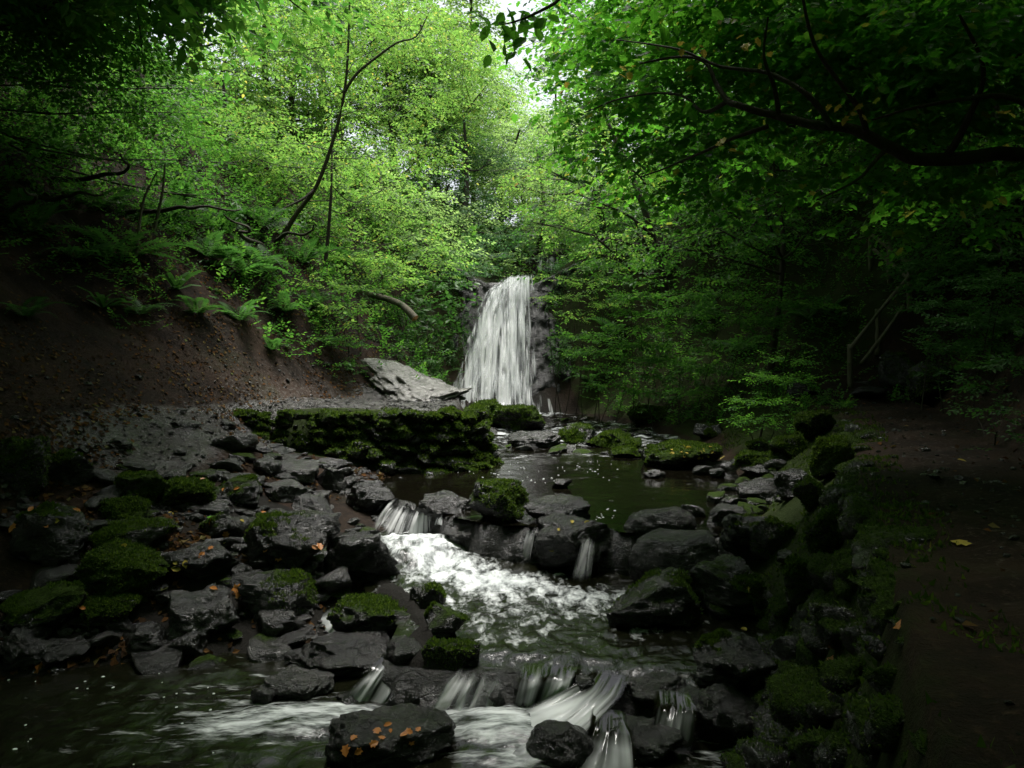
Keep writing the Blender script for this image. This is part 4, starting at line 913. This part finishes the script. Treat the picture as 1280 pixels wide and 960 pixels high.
# the overhanging maple: its trunk stands beyond the right edge of the picture
MAP = tpl('maple', 7, .22, .18)
mapletree = tree('overhanging_maple', 'overhanging maple with a thick dark limb arching out across the stream', (6.6, 6.2), (6.2, 5.6, 8.5), .24,
     [(700,25,9,.55),(765,60,8.2,.65),(825,35,7.6,.7),(885,15,7,.7),(765,135,8.4,.65),(835,120,7.6,.65),(905,105,7,.6),(965,55,6.6,.7),(1045,35,6.2,.7),(1125,55,6,.7),(1205,75,5.6,.7),(1265,130,5.6,.6),
      (1000,140,6.8,.5),(872,190,7.6,.55),(805,200,8.2,.55),(935,225,7.2,.5),(1060,225,6.8,.55),(1150,240,6.6,.55),(745,190,8.8,.5),(1225,15,5.2,.8),(960,-10,6.2,.8),(862,248,8,.4),(785,245,9,.4),(700,95,9.3,.4),(820,-30,8,.8),(900,-40,7.5,.8),(1050,-50,6.8,.9),(1150,-40,6.4,.9),(1280,40,5.6,.8),(1100,130,6.6,.6),(1180,160,6.2,.6),(740,0,8.8,.5),(1040,90,6.8,.7),(920,170,7.4,.6),(1250,210,6,.6)],
     MAP, .32, 125, 'leaf_maple', 'bark', squash=.6, branch=False)
m0 = np.array(mapletree.location)
LIMBS = [([(1420,250,6.6),(1330,200,6.5),(1280,194,6.5),(1159,199,6.5),(1118,187,6.5),(1084,169,6.5),(1060,160,6.55),(1015,156,6.6),(974,146,6.7),(926,132,6.8),(910,124,6.9),(895,103,7),(881,77,7.1),(850,72,7.3),(800,80,7.6)], .056, .008),
 ([(1040,158,6.5),(1010,120,6.4),(963,93,6.6),(898,82,6.9),(840,60,7.2),(770,50,7.8)], .022, .005),
 ([(974,146,6.7),(968,110,6.6),(955,70,6.5),(960,20,6.4)], .02, .006),
 ([(960,158,6.7),(912,175,6.9),(850,203,7.4),(800,222,8)], .018, .005),
 ([(910,124,6.9),(880,140,7.2),(850,120,7.5),(790,120,8),(730,140,8.6)], .018, .005),
 ([(1110,183,6.5),(1090,205,6.4),(1070,225,6.5),(1020,250,6.6)], .018, .005),
 ([(1180,199,6.5),(1210,150,6.2),(1230,90,6),(1200,20,5.8)], .028, .008),
 ([(1084,169,6.5),(1070,130,6.3),(1020,60,6.2),(1000,-20,6.1)], .022, .008),
 ([(1330,200,6.5),(1280,130,6.2),(1180,128,6.1),(1090,150,6.2)], .026, .006),
 ([(1000,-40,5.2),(860,-20,5),(740,-30,4.7),(690,5,4.5),(650,25,4.4),(625,32,4.4)], .02, .003)]
for pts, a, b in LIMBS:
    q = spline([P(p[0], p[1], p[2] - (1.1 if b != .003 and p[0] < 1300 else 0)) for p in pts], 10 * len(pts) // 2) - m0; q += fbm(q * 3, 2, 7)[:, None] * np.array([.0, .01, .018]) * min(1, a * 30)
    v_ = tube(q, np.linspace(a, b, len(q)), 7); mesh_np('limb' if a > .05 else 'branch', v_[0], [v_[1]], M['bark'], mapletree, True)
# single leaves that can be told apart, hanging against the light
def leaf_mesh(shape, mat, nm):
    lv, lf = LEAF[shape]; o = mesh_np(nm, lv, [np.array([f]) for f in lf], M[mat]); me = o.data; bpy.data.objects.remove(o); return me
LM = {k: leaf_mesh(k[0], k[1], 'leaf') for k in (('oval', 'leaf_maple'), ('maple', 'leaf_maple'), ('maple', 'yellow_leaf'), ('maple', 'orange_leaf'), ('oval', 'yellow_leaf'), ('oval', 'orange_leaf'))}
def mat_at(p, az, pitch, roll, sc_):
    return Matrix.Translation(Vector(p)) @ Matrix.Rotation(az, 4, 'Z') @ Matrix.Rotation(-pitch, 4, 'Y') @ Matrix.Rotation(roll, 4, 'X') @ Matrix.Scale(sc_, 4)
for k in range(46):
    px, py = rng.uniform(590, 690), rng.uniform(0, 22) + abs(rng.normal()) * 12
    if k < 14: px, py = rng.normal(640, 16), rng.uniform(30, 74)
    inst('leaf', LM[('oval', 'leaf_maple')], mapletree, mat_at(P(px, py, 4.4 + rng.normal() * .15) - m0, rng.uniform(0, 6.28), rng.uniform(-1.1, -.1), rng.normal() * .5, rng.uniform(.075, .11)))
for (cx, cy, d, nn_) in ((712, 108, 8.6, 5), (778, 96, 7.6, 6), (1056, 143, 6.2, 7), (1263, 141, 5.2, 4), (905, 182, 6.8, 4), (934, 55, 6.3, 6), (870, 60, 6.8, 5), (660, 225, 10, 3), (735, 160, 8.4, 3)):
    for k in range(nn_):
        inst('leaf', LM[('maple', 'yellow_leaf')], mapletree, mat_at(P(cx + rng.normal() * 12, cy + rng.normal() * 7, d - 1.1) - m0, rng.uniform(0, 6.28), rng.uniform(-1, .1), rng.normal() * .4, rng.uniform(.045, .07)))
for k in range(190):
    c = [(765,60,8),(825,35,7.4),(885,25,6.8),(765,135,8.2),(835,120,7.4),(905,105,6.8),(965,55,6.4),(872,190,7.4),(805,200,8),(935,225,7),(745,190,8.6),(700,60,8.8)][k % 12]
    inst('leaf', LM[('maple', 'leaf_maple')], mapletree, mat_at(P(c[0] + rng.normal() * 42, c[1] + rng.normal() * 30, c[2] - rng.uniform(0, .7)) - m0, rng.uniform(0, 6.28), rng.uniform(-.8, .1), rng.normal() * .4, rng.uniform(.09, .13)))

# ------------------------------------------------------------------ shrubs, ferns, undergrowth
def shrub(name, label, clumps, tp, size, dens, leafm, cat='shrub', group=None, squash=.75):
    c0 = P(*clumps[0][:3]); z0 = float(gz(c0[0], c0[1])[0]); root = empty(name, (c0[0], c0[1], z0), label, cat, group)
    o0 = np.array([c0[0], c0[1], z0]); A = Acc(); S = Acc()
    for c in clumps:
        w_ = P(*c[:3]) - o0; fill_clump(A, w_, (c[3], c[3], c[3] * squash), max(5, int(dens * 4.19 * c[3] ** 3 * squash)), tp, size, .1)
        g_ = np.array([w_[0] * .6, w_[1] * .6 + .3, 0]); g_[2] = float(gz(g_[0] + o0[0], g_[1] + o0[1])[0]) - z0 - .05
        for k in range(2): k and S.add(*tube(spline([g_ + rng.normal(size=3) * np.array([.08, .08, 0]), (g_ + w_) / 2 + rng.normal(size=3) * .05, w_ + rng.normal(size=3) * c[3] * .4], 6), np.linspace(.011, .004, 6), 4))
    A.build('foliage', M[leafm], root); S.build('stem', M['bark'], root, True)['kind'] = 'stuff'; return root
COV = tpl('kite', 9, .24, .1); SM = tpl('oval', 8, .22, .1); SMB = tpl('oval', 6, .34, .2); NET = tpl('kite', 10, .2, .15); SMK = tpl('kite', 10, .2, .1)
shrub('shrub', 'yellow green bush drooping over the right edge of the waterfall', [(700,372,19,.45),(735,352,18.8,.5),(690,345,19.2,.3),(715,395,18.8,.35),(760,380,18.5,.45)], SMK, .32, 130, 'leaf_fresh')
shrub('shrub', 'pale glossy bush on the corner of the left bank above the bare soil', [(425,385,14.6,.42),(450,360,15,.5),(405,355,14.8,.4),(440,405,14.4,.3)], SM, .34, 130, 'leaf_fresh')
shrub('shrub', 'large leaved laurel beside the dark rock left of the waterfall', [(520,392,18.2,.4),(548,380,18.6,.42),(540,412,18.4,.35),(500,372,18,.4),(560,355,19,.4)], SMB, .42, 110, 'leaf_gloss')
shrub('shrub', 'ivy covered bush below the broken branch', [(490,430,17,.45),(520,450,17.2,.4),(470,410,16.8,.4),(500,465,16.6,.3),(540,470,17.5,.35),(535,440,17.6,.35)], SM, .28, 120, 'leaf_gloss')
shrub('shrub', 'leafy bush spilling out under the thicket on the left bank', [(480,330,18,.6),(520,320,19,.6),(440,320,17.5,.6),(555,330,20,.55),(500,350,17.6,.5)], SM, .36, 90, 'leaf_fresh')
shrub('shrub', 'dark bush crowning the rock above the waterfall', [(600,318,23.5,.7),(575,330,22.5,.6),(640,308,24.5,.7),(615,335,22.4,.35),(584,342,21.9,.36),(566,356,21.4,.34),(600,343,22.2,.22),(694,338,22,.28),(708,330,22,.34),(552,345,21.4,.4)], SMK, .42, 70, 'leaf_blue')
shrub('nettle_patch', 'bright green leafy plants hanging over the end of the path wall', [(960,470,12.6,.38),(985,450,12.9,.34),(950,500,12.2,.36),(1000,475,12.8,.28),(940,525,12,.3),(968,530,11.9,.3)], NET, .26, 300, 'nettle', 'plant')
shrub('shrub', 'dark drooping bush right of the waterfall pool', [(745,440,18,.6),(790,430,17.5,.6),(830,450,17,.6),(760,480,17.4,.4),(880,460,16,.55),(720,420,18.8,.4),(860,490,15.6,.4),(810,490,16.6,.4)], COV, .34, 200, 'leaf_deep')
shrub('shrub', 'dark bush on the right bank below the slim tree', [(850,390,16,.6),(900,370,15.5,.6),(800,370,17,.6),(940,400,15,.5),(780,330,17.5,.6),(990,380,15,.5),(920,430,14.5,.4)], COV, .34, 200, 'leaf_deep')
shrub('shrub', 'dark ivy mass climbing the bank beside the path', [(1200,430,10.5,.5),(1180,380,11,.5),(1240,400,10,.5),(1270,450,9,.45),(1230,480,9.4,.35),(1160,330,12,.5),(1270,350,10,.5)], COV, .26, 260, 'leaf_gloss')
shrub('shrub', 'low dark leaves edging the path nearest the camera', [(1265,520,7.4,.3),(1230,505,8.6,.3),(1280,560,6.4,.25)], SM, .22, 220, 'leaf_gloss')

def frond_mesh(nm, n=18, wd=.30, seed=0):
    V, T = [], []; r = np.random.default_rng(seed)
    t = np.linspace(0, 1, n + 1); X = t; Z = .55 * t - .75 * t ** 2.2
    for k in range(n):
        tt = (k + .7) / n; L_ = wd * math.sin(math.pi * min(1, tt * .9 + .12)) ** .8 * (1.05 - tt * .75); zz = .55 * tt - .75 * tt ** 2.2
        for sd in (1, -1):
            b = len(V); c = np.array([tt, 0, zz]); e = c + np.array([.06 + .25 * L_, sd * L_, -.12 * L_ - .02 * r.random()]); m_ = (c + e) / 2; wv = np.array([.5 / n + .008, 0, 0])
            V += [c, m_ + wv * 1.05, e, m_ - wv * .9]; T.append([b, b + 1, b + 2, b + 3] if sd < 0 else [b + 3, b + 2, b + 1, b])
    b = len(V); V += [np.array([0, -.008, 0]), np.array([0, .008, 0])] + sum([[np.array([a, -.005, z_]), np.array([a, .005, z_])] for a, z_ in zip(t[1:], Z[1:])], [])
    for k in range(n): T.append([b + 2 * k, b + 2 * k + 2, b + 2 * k + 3, b + 2 * k + 1])
    o = mesh_np(nm, np.array(V), [np.array(T)], M['fern']); me = o.data; bpy.data.objects.remove(o); return me
FR = [frond_mesh('frond', 18, .30, 1), frond_mesh('frond', 22, .22, 2), frond_mesh('frond', 16, .36, 3)]
lv, lf = LEAF['strap']; o = mesh_np('frond', lv, [np.array([f for f in lf if len(f) == 4]), np.array([f for f in lf if len(f) == 3])], M['leaf_gloss']); STRAP = o.data; bpy.data.objects.remove(o)
def fern(px, py, size, label, nf=9, d=None, me=None, group=None, spread=6.28, face=None):
    d = d or hit(px, py, False); p = P(px, py, d); p[2] = float(gz(p[0], p[1])[0])
    root = empty('fern', p, label, 'fern', group)
    for k in range(nf):
        az = (face if face is not None else 0) + spread * (k / nf - .5) + rng.normal() * .25
        inst('frond', me or FR[int(rng.integers(3))], root, mat_at((0, 0, .02), az, rng.uniform(.05, .7), rng.normal() * .25, size * rng.uniform(.75, 1.2)))
    return root
FERNS = [(300,345,1.0,'large arching fern on the brow of the bare soil bank'),(260,325,.9,'fern just above the large arching one on the left bank'),(325,335,.9,'fern with long fronds sweeping down towards the single pale leaf'),
 (150,330,1.0,'dark broad fern alone on the left slope'),(205,280,.9,'fern beside the thin sticks on the left slope'),(120,260,.9,'fern half hidden under the dark tree of the left bank'),(60,200,.8,'fern highest on the dark left slope'),
 (395,385,.7,'small fern on the corner below the pale glossy bush'),(300,405,.55,'little fern low on the bare soil'),(225,255,.8,'fern under the dark tree branches'),
 (420,330,.8,'fern between the leaning tree and the thicket'),(380,330,.8,'fern at the foot of the leaning tree'),
 (1035,395,.8,'grey green fern beside the handrail'),(1010,400,.7,'fern below the slim tree on the right bank'),(1260,420,.8,'large dark fern drooping on the right bank beside the path'),(1225,350,.8,'dark fern high above the path'),
 (1150,360,.7,'dark fern behind the handrail top'),(930,440,.7,'pale spreading fern beside the bright green plants'),(740,480,.7,'fern on the wet rock right of the waterfall'),(880,400,.8,'dark fern in the middle of the right bank'),(770,420,.8,'fern hanging near the right of the waterfall'),(830,345,.8,'fern below the light green tree')]
FERNS += [(95,330,.7,'fern low on the dark left slope beside the hanging blades'),(40,300,.8,'fern near the edge of the left slope, under the highest one'),(175,395,.5,'little fern in the litter below the dark broad fern'),(355,395,.6,'fern above the bare red soil by the leafy corner'),
 (280,290,.8,'fern in the dark gap behind the brow of the left bank'),(330,285,.8,'fern touching the foot of the leaning trunk'),(245,395,.5,'small dark fern in the middle of the bare soil'),(30,400,.5,'small fern above the gravel at the left margin'),(340,440,.4,'tiny fern just above the gravel path')]
for px, py, sz, lab in FERNS: fern(px, py, sz, lab)
fern(128, 388, .42, 'tuft of narrow hanging blades on the left slope', 14, me=STRAP)
fern(1055, 410, .5, 'strap leaved fern beside the lower handrail post', 12, me=STRAP)
fern(220, 365, .5, 'strap leaved fern hanging from the brow of the left bank', 11, me=STRAP)

# ground cover on the banks (nobody could count it)
A = Acc(); A2 = Acc()
def cover(acc, n, xr, yr, ok, tp, size):
    x, y = rng.uniform(*xr, n), rng.uniform(*yr, n); z, u, pt, bed = gz(x, y, True); den = fbm(np.stack([x * .7, y * .7, x * 0], 1), 3, 33)
    k = ok(x, y, u, den) & (pt < .3); x, y, z = x[k], y[k], z[k]; m_ = len(x)
    scatter(acc, tp, np.stack([x, y, z + .03], 1), rng.uniform(0, 6.28, m_), rng.uniform(.1, 1.1, m_), rng.normal(0, .4, m_), size * rng.uniform(.6, 1.3, m_))
cover(A, 7000, (-12, -1.6), (13, 25), lambda x, y, u, d: (u < 4.7) & (d > np.where(y > 15.5, -.9, -.45)), COV, .32)
cover(A, 8500, (-12, -3), (7, 16), lambda x, y, u, d: (u < 1.93) & (d > (u - 1.45) * 1.5 - .1), COV, .26)
cover(A, 7500, (1.2, 13), (12.5, 26), lambda x, y, u, d: (u > 7.3) & ((u > 8.6) | ((y > 14.5) & (u > 7.9)) | (y > 16)) & (d > -.35), COV, .30)
cover(A, 3500, (3, 11), (3, 13), lambda x, y, u, d: (u > 10.1) & (d > -.2), COV, .24)
cover(A, 2500, (-14, 14), (22, 45), lambda x, y, u, d: (np.abs(u - 6) > .4), COV, .8)
pp = []
for k in range(1500):
    px, py = rng.uniform(-20, 430), rng.uniform(150, 420)
    if fbm(np.array([[px * .012, py * .018, 3.]]), 3, 5)[0] < (py - 330) * .006 - .12: continue
    d = hit(px, py, False)
    if d < 30: q = P(px, py, d); pp.append((q[0], q[1], float(gz(q[0], q[1])[0]) + .04))
pp = np.array(pp); m_ = len(pp)
scatter(A, COV, pp, rng.uniform(0, 6.28, m_), rng.uniform(.0, .9, m_), rng.normal(0, .4, m_), rng.uniform(.14, .34, m_))
o = A.build('undergrowth', M['leaf_deep']); o['kind'] = 'stuff'
# moss and small ivy hanging on the rock beside the fall
A = Acc(); nC = 900
x = np.concatenate([rng.uniform(-3.4, -1.5, nC), rng.uniform(1.2, 3.7, nC)]); z = rng.uniform(.5, 4.3, 2 * nC)
y = fall_y(z) + .02 - .22 * np.maximum(0, np.abs(x + .1 - .18 * (z - 2)) - 1.25) ** 1.2 - .12
k = fbm(np.stack([x * 1.3, z * 1.3, x * 0], 1), 3, 12) > -.05
x2 = np.concatenate([rng.uniform(-2.0, -1.35, 260) + 0.0, rng.uniform(.95, 1.5, 260)]); z2 = rng.uniform(.8, 3.9, 520); x2[:260] += .16 * (z2[:260] - .8)
y2 = fall_y(z2) - .30; k2 = fbm(np.stack([x2 * 1.6, z2 * 1.6, x2 * 0], 1), 3, 13) > -.02
x, y, z, k = np.append(x, x2), np.append(y, y2), np.append(z, z2), np.append(k, k2)
scatter(A, SM, np.stack([x, y, z], 1)[k], rng.normal(-1.57, .7, k.sum()), rng.normal(-.6, .4, k.sum()), rng.normal(0, .4, k.sum()), rng.uniform(.18, .36, k.sum()))
o = A.build('cliff_foliage', M['leaf_gloss']); o['kind'] = 'stuff'

x, y = rng.uniform(.5, 5.4, 60000), rng.uniform(1.6, 15, 60000); z, u, pt, bed = gz(x, y, True); dn = fbm(np.stack([x * 2.2, y * 2.2, x * 0], 1), 4, 91)
k = (u > 7.8) & (u < 9.25) & (z > np.where(y > 7.4, .0, L1Z)) & (dn + .5 * rng.random(len(x)) > .1); p_ = np.stack([x, y, z], 1)[k]
tv = tufts(p_, np.tile([[-.3, -.2, 1.]], (len(p_), 1)), .032); o = mesh_np('moss_carpet', tv[0], [tv[1]], M['moss_tuft']); o['kind'] = 'stuff'
# leaf litter
A = Acc()
def litter(n, xr, yr, ok, sz):
    x, y = rng.uniform(*xr, n), rng.uniform(*yr, n); z, u, pt, bed = gz(x, y, True); den = fbm(np.stack([x * 1.1, y * 1.1, x * 0], 1), 3, 44)
    k = ok(x, y, u, den, pt); x, y, z = x[k], y[k], z[k]; m_ = len(x); e = .02
    gx, gy = (gz(x + e, y) - z) / e, (gz(x, y + e) - z) / e
    fr = rot_to(np.stack([-gx, -gy, np.ones(m_)], 1) + rng.normal(size=(m_, 3)) * .35)
    lv, lf = LEAF['kite']; V = np.einsum('nij,vj->nvi', fr * (sz * rng.uniform(.6, 1.4, m_))[:, None, None], lv * np.array([1, 1.3, 1.5])) + np.stack([x, y, z + .012], 1)[:, None]
    A.add(V.reshape(-1, 3), (np.array(lf)[None] + (np.arange(m_) * 4)[:, None, None]).reshape(-1, 3))
litter(20000, (-11, -1.2), (6.5, 17), lambda x, y, u, d, p: (u < 2.4) & (d * 1.6 + rng.normal(size=len(x)) * .35 > .1), .05)
litter(6000, (-6, -1.2), (8, 16), lambda x, y, u, d, p: (u > 1.7) & (u < 2.5) & (rng.random(len(x)) < .6), .045)
litter(11000, (-5.5, -1), (5.5, 11.3), lambda x, y, u, d, p: (u > 2.2) & (u < 5.1) & (d + rng.normal(size=len(x)) * .3 > .1 + p * .8), .06)
litter(5000, (2, 12), (4, 18), lambda x, y, u, d, p: (u > 10) & (d + rng.normal(size=len(x)) * .4 > 0), .055)
litter(1200, (1, 7), (2, 14), lambda x, y, u, d, p: (u > 8.9) & (u < 10.2) & (rng.random(len(x)) < .35), .05)
o = A.build('leaf_litter', M['litter']); o['kind'] = 'stuff'
# gravel of the paths
A = Acc(); hx, hf = ico(1)
n = 7000; x, y = rng.uniform(-5.3, -.7, n), rng.uniform(7.2, 15, n); z, u, pt, bed = gz(x, y, True); k = (pt > rng.random(n) * .9) & (u > 1.9); x, y, z = x[k], y[k], z[k]
n3 = 9000; x3, y3 = rng.uniform(-5.2, -.7, n3), rng.uniform(5.5, 11, n3); z3, u3, p3, _ = gz(x3, y3, True); k3 = (u3 > 2.7) & (u3 < 5.3) & (fbm(np.stack([x3 * 1.5, y3 * 1.5, x3 * 0], 1), 3, 60) > -.1) & (z3 > np.array([wz(a, b) for a, b in zip(x3, y3)]))
n2 = 4000; x2, y2 = rng.uniform(.9, 7, n2), rng.uniform(1.7, 14, n2); z2, u2, p2, _ = gz(x2, y2, True); k = (u2 > 9) & (u2 < 10.1) & (rng.random(n2) < .5)
x, y, z = np.append(x, x2[k]), np.append(y, y2[k]), np.append(z, z2[k])
r_ = rng.lognormal(-4.35, .5, len(x)); x, y, z = np.append(x, x3[k3]), np.append(y, y3[k3]), np.append(z, z3[k3]); r_ = np.append(r_, rng.lognormal(-3.75, .45, k3.sum())); V = hx[None] * (r_[:, None] * rng.uniform(.6, 1.4, (len(x), 1)))[:, :, None] * np.array([1, 1, .6]) * (1 + .25 * rng.normal(size=(len(x), len(hx), 1))) + np.stack([x, y, z + r_ * .25], 1)[:, None]
A.add(V.reshape(-1, 3), (hf[None] + (np.arange(len(x)) * len(hx))[:, None, None]).reshape(-1, 3))
o = A.build('gravel', M['rock_pale']); o['kind'] = 'stuff'; o['moss'] = 0.

for pts in ([(40,250),(75,290),(95,345),(130,372)],[(60,230),(120,285),(160,345),(150,400)],[(10,270),(20,330),(45,390),(30,420)],[(150,270),(215,320),(250,372),(300,400)],[(345,305),(355,345),(385,380),(392,425)],[(330,310),(300,345),(312,390),(280,430)]):
    own = sap if pts[0][0] > 300 else bankt; q = []
    for px, py in pts:
        d = hit(px, py, False); g_ = P(px, py, d); q.append((g_[0], g_[1], float(gz(g_[0], g_[1])[0]) + .01))
    q = spline(q, 16); q[:, 2] = gz(q[:, 0], q[:, 1])[0] + .012 + .02 * np.sin(np.arange(16) * 1.3); v_ = tube(q - np.array(own.location), np.linspace(.045, .012, 16), 6)
    mesh_np('root', v_[0], [v_[1]], M['bark'], own, True)
# single fallen leaves
bpy.context.view_layer.update()
DG = bpy.context.evaluated_depsgraph_get()
def drop(px, py):
    """Where the sight line meets whatever has been built."""
    dr = Vector(P(px, py, 1)) - co.location; ok, loc, nrm, _, ob, _ = SC.ray_cast(DG, co.location, dr.normalized())
    return (np.array(loc), np.array(nrm), ob) if ok else (None, None, None)
def fallen(px, py, kind, size, label, group=None):
    p, nr, ob = drop(px, py)
    if p is None: return
    fr = rot_to((nr * .8 + np.array([0, -.15, .5]))[None])[0]
    m_ = Matrix.Translation(Vector(p + nr * .008)) @ Matrix(fr.tolist()).to_4x4() @ Matrix.Scale(size, 4)
    tag(inst('fallen_leaf', LM[kind], None, m_), label, 'leaf', group)
MO, MY, OO, OY = ('maple', 'orange_leaf'), ('maple', 'yellow_leaf'), ('oval', 'orange_leaf'), ('oval', 'yellow_leaf')
for px, py in ((490,905),(507,913),(515,930),(470,918),(444,921),(500,922),(488,912),(463,932),(480,925),(521,915),(452,936),(433,932)):
    fallen(px, py, MO if rng.random() < .5 else OO, rng.uniform(.035, .06), 'orange brown leaf lying on the nearest leaf strewn boulder', 'leaves on the nearest boulder')
fallen(292, 734, MO, .10, 'big bright orange leaf by the shiny topped boulder')
fallen(47, 830, MO, .10, 'large pale orange leaf on the dark waterline rock')
fallen(107, 762, OO, .06, 'lone orange leaf on the dark flat topped rock')
fallen(221, 716, OO, .07, 'orange leaf at the foot of the white veined boulder')
for px, py in ((205,660),(215,672),(222,705),(232,700),(226,712),(266,684),(282,664),(300,650),(330,690),(210,640),(60,660),(20,655),(35,640),(100,640),(75,650),(110,655),(255,690),(280,680),(385,605),(300,610),(160,680),(398,680),(390,682),(350,700),(262,735),(300,745),(330,640),(280,610),(250,600),(265,648)):
    fallen(px, py, [MO, OO, OY][int(rng.integers(3))], rng.uniform(.05, .085), 'orange or tan leaf among the rocks of the left bank', 'leaves among the left bank rocks')
for px, py in ((715,655),(730,653),(692,690),(700,664)):
    fallen(px, py, OY, rng.uniform(.05, .07), 'small yellow leaf on the broad wet rock between the trickles', 'leaves on the broad wet rock')
fallen(1166, 681, MY, .09, 'yellow leaf on the path, lying alone in front of the paler one')
fallen(1210, 683, MY, .09, 'pale cream leaf lying flat further across the path')
fallen(1196, 575, OY, .08, 'small yellow leaf farthest along the path')
fallen(1124, 787, MO, .07, 'orange leaf at the crest of the mossy path wall')
fallen(1040, 822, MO, .08, 'curled tan leaf caught in the moss of the path wall')
fallen(936, 733, OY, .08, 'yellow leaf beside the mossy rock above the lower pool')
fallen(929, 785, OY, .08, 'upright yellow leaf under the path wall at the lower pool')
fallen(262, 648, ('oval', 'leaf_maple'), .1, 'fading green leaf lying on the slate coloured stone')
for k in range(26):
    fallen(rng.uniform(838, 905), rng.uniform(556, 572), OY, rng.uniform(.05, .08), 'pale leaf scattered on the flat topped mossy pool boulder', 'leaves on the pool boulder')

# ------------------------------------------------------------------ handrail and steps at the end of the path
def bar(a, b, r_, parent, name, sides=7):
    a, b = np.array(a), np.array(b); q = spline([a, (a + b) / 2 + rng.normal(size=3) * .012, b], 8)
    o0 = np.array(parent.location); v_ = tube(q - o0, r_ * (1 + .08 * rng.normal(size=8)), sides)
    A = Acc(); A.add(*v_); A.add(np.empty((0, 3))); o = mesh_np(name, v_[0], [v_[1], np.array([list(range(sides))[::-1]]), np.array([list(range(len(v_[0]) - sides, len(v_[0])))])], M['wood'], parent, True); return o
p0 = P(1065, 480, 14.2)
hr = empty('handrail', p0, 'rustic wooden handrail with two rails climbing beside the steps', 'handrail')
def post(px, top, foot, r_):
    d = hit(px, foot, False) - .03; bar(P(px, foot + 4, d), P(px, top, d), r_, hr, 'post'); return d
da, db, dc, dd, de = (post(*a) for a in ((1063, 430, 482, .05), (1097, 386, 440, .045), (1137, 325, 385, .05), (1112, 302, 352, .04), (1088, 286, 336, .04)))
bar(P(1063, 436, da - .06), P(1137, 345, dc - .06), .034, hr, 'rail'); bar(P(1076, 455, da), P(1130, 382, dc - .08), .034, hr, 'rail')
bar(P(1138, 332, dc - .06), P(1086, 291, de - .06), .036, hr, 'rail'); bar(P(1136, 349, dc - .06), P(1092, 312, de - .06), .034, hr, 'rail')
stp = empty('stone_steps', P(1090, 498, 13.9), 'worn stone steps rising from the end of the path beside the handrail', 'steps')
for k in range(6):
    V, Fc = rock_shape(700 + k, 4, 10, .04, .45); c = P(1090 + k * 4, 496 - k * 13, 13.95 + k * .3) - np.array(stp.location)
    o = mesh_np('step', V * np.array([.42, .22, .11]), [Fc], M['rock'], stp, True); o.location = c; o['moss'] = .15

# smooth wet rock at the end of the left path
def slab(box, d, label, seed, tilt, S, flat=.45):
    V, Fc = rock_shape(seed, 5, 14, .13, flat); o = mesh_np('rock_slab', V * np.array(S), [Fc], M['slab'], smooth=True)
    o.location = P(*box, d); o.rotation_euler = tilt; o['moss'] = .05; return tag(o, label, 'rock')
shrub('shrub', 'dark mossy bush overhanging the smooth rock ramp', [(435,430,14.4,.34),(420,455,14.1,.3),(445,462,14.6,.24),(408,425,14.2,.34),(425,478,14.1,.2)], COV, .24, 330, 'leaf_deep')
shrub('shrub', 'low ivy bush between the smooth rock ramp and the waterfall cliff', [(500,455,16.8,.34),(525,470,17,.3),(545,480,17.4,.28),(560,462,18.2,.3),(480,440,16.4,.34)], SM, .26, 130, 'leaf_gloss')
slab((512, 489, ), 14.4, 'smooth shining wet rock ramp at the end of the gravel path', 333, (R(15), R(9), R(8)), (1.0, 1.15, .3), .15)
slab((548, 497, ), 13.9, 'pale tilted ledge at the corner above the mossy wall', 334, (R(8), R(-6), R(-20)), (.5, .7, .14))

# broken branch
br0 = P(500, 378, 17); lg = empty('broken_branch', br0, 'broken grey branch with a raw orange end sticking out of the ivy', 'branch')
q = spline([P(462, 368, 17.6), P(482, 373, 17.3), P(500, 380, 17), P(511, 389, 16.8), P(519, 398, 16.7)], 12) - br0
v_ = tube(q, np.linspace(.06, .085, 12), 8); mesh_np('bark', v_[0], [v_[1]], M['wood'], lg, True)
e = v_[0][-8:]; c = e.mean(0) + np.array([.03, -.05, -.03]); mesh_np('broken_end', np.concatenate([e, [c]]), [np.array([[k, (k + 1) % 8, 8] for k in range(8)])], M['cut_wood'], lg)

# dead sticks on the left slope
for pts, lab in (([(170,320),(178,255),(196,215)], 'thin upright grey stick on the left slope'), ([(192,290),(203,240),(206,205)], 'thin stick leaning beside the upright one'), ([(150,205),(165,180),(182,160)], 'dark twig rising from the left slope under the tree')):
    d = hit(pts[0][0], pts[0][1], False) - .1; q = spline([P(a, b, d) for a, b in pts], 8); r0 = empty('stick', q[0], lab, 'stick'); v_ = tube(q - q[0], np.linspace(.03, .012, 8), 5); mesh_np('shaft', v_[0], [v_[1]], M['wood'], r0, True)
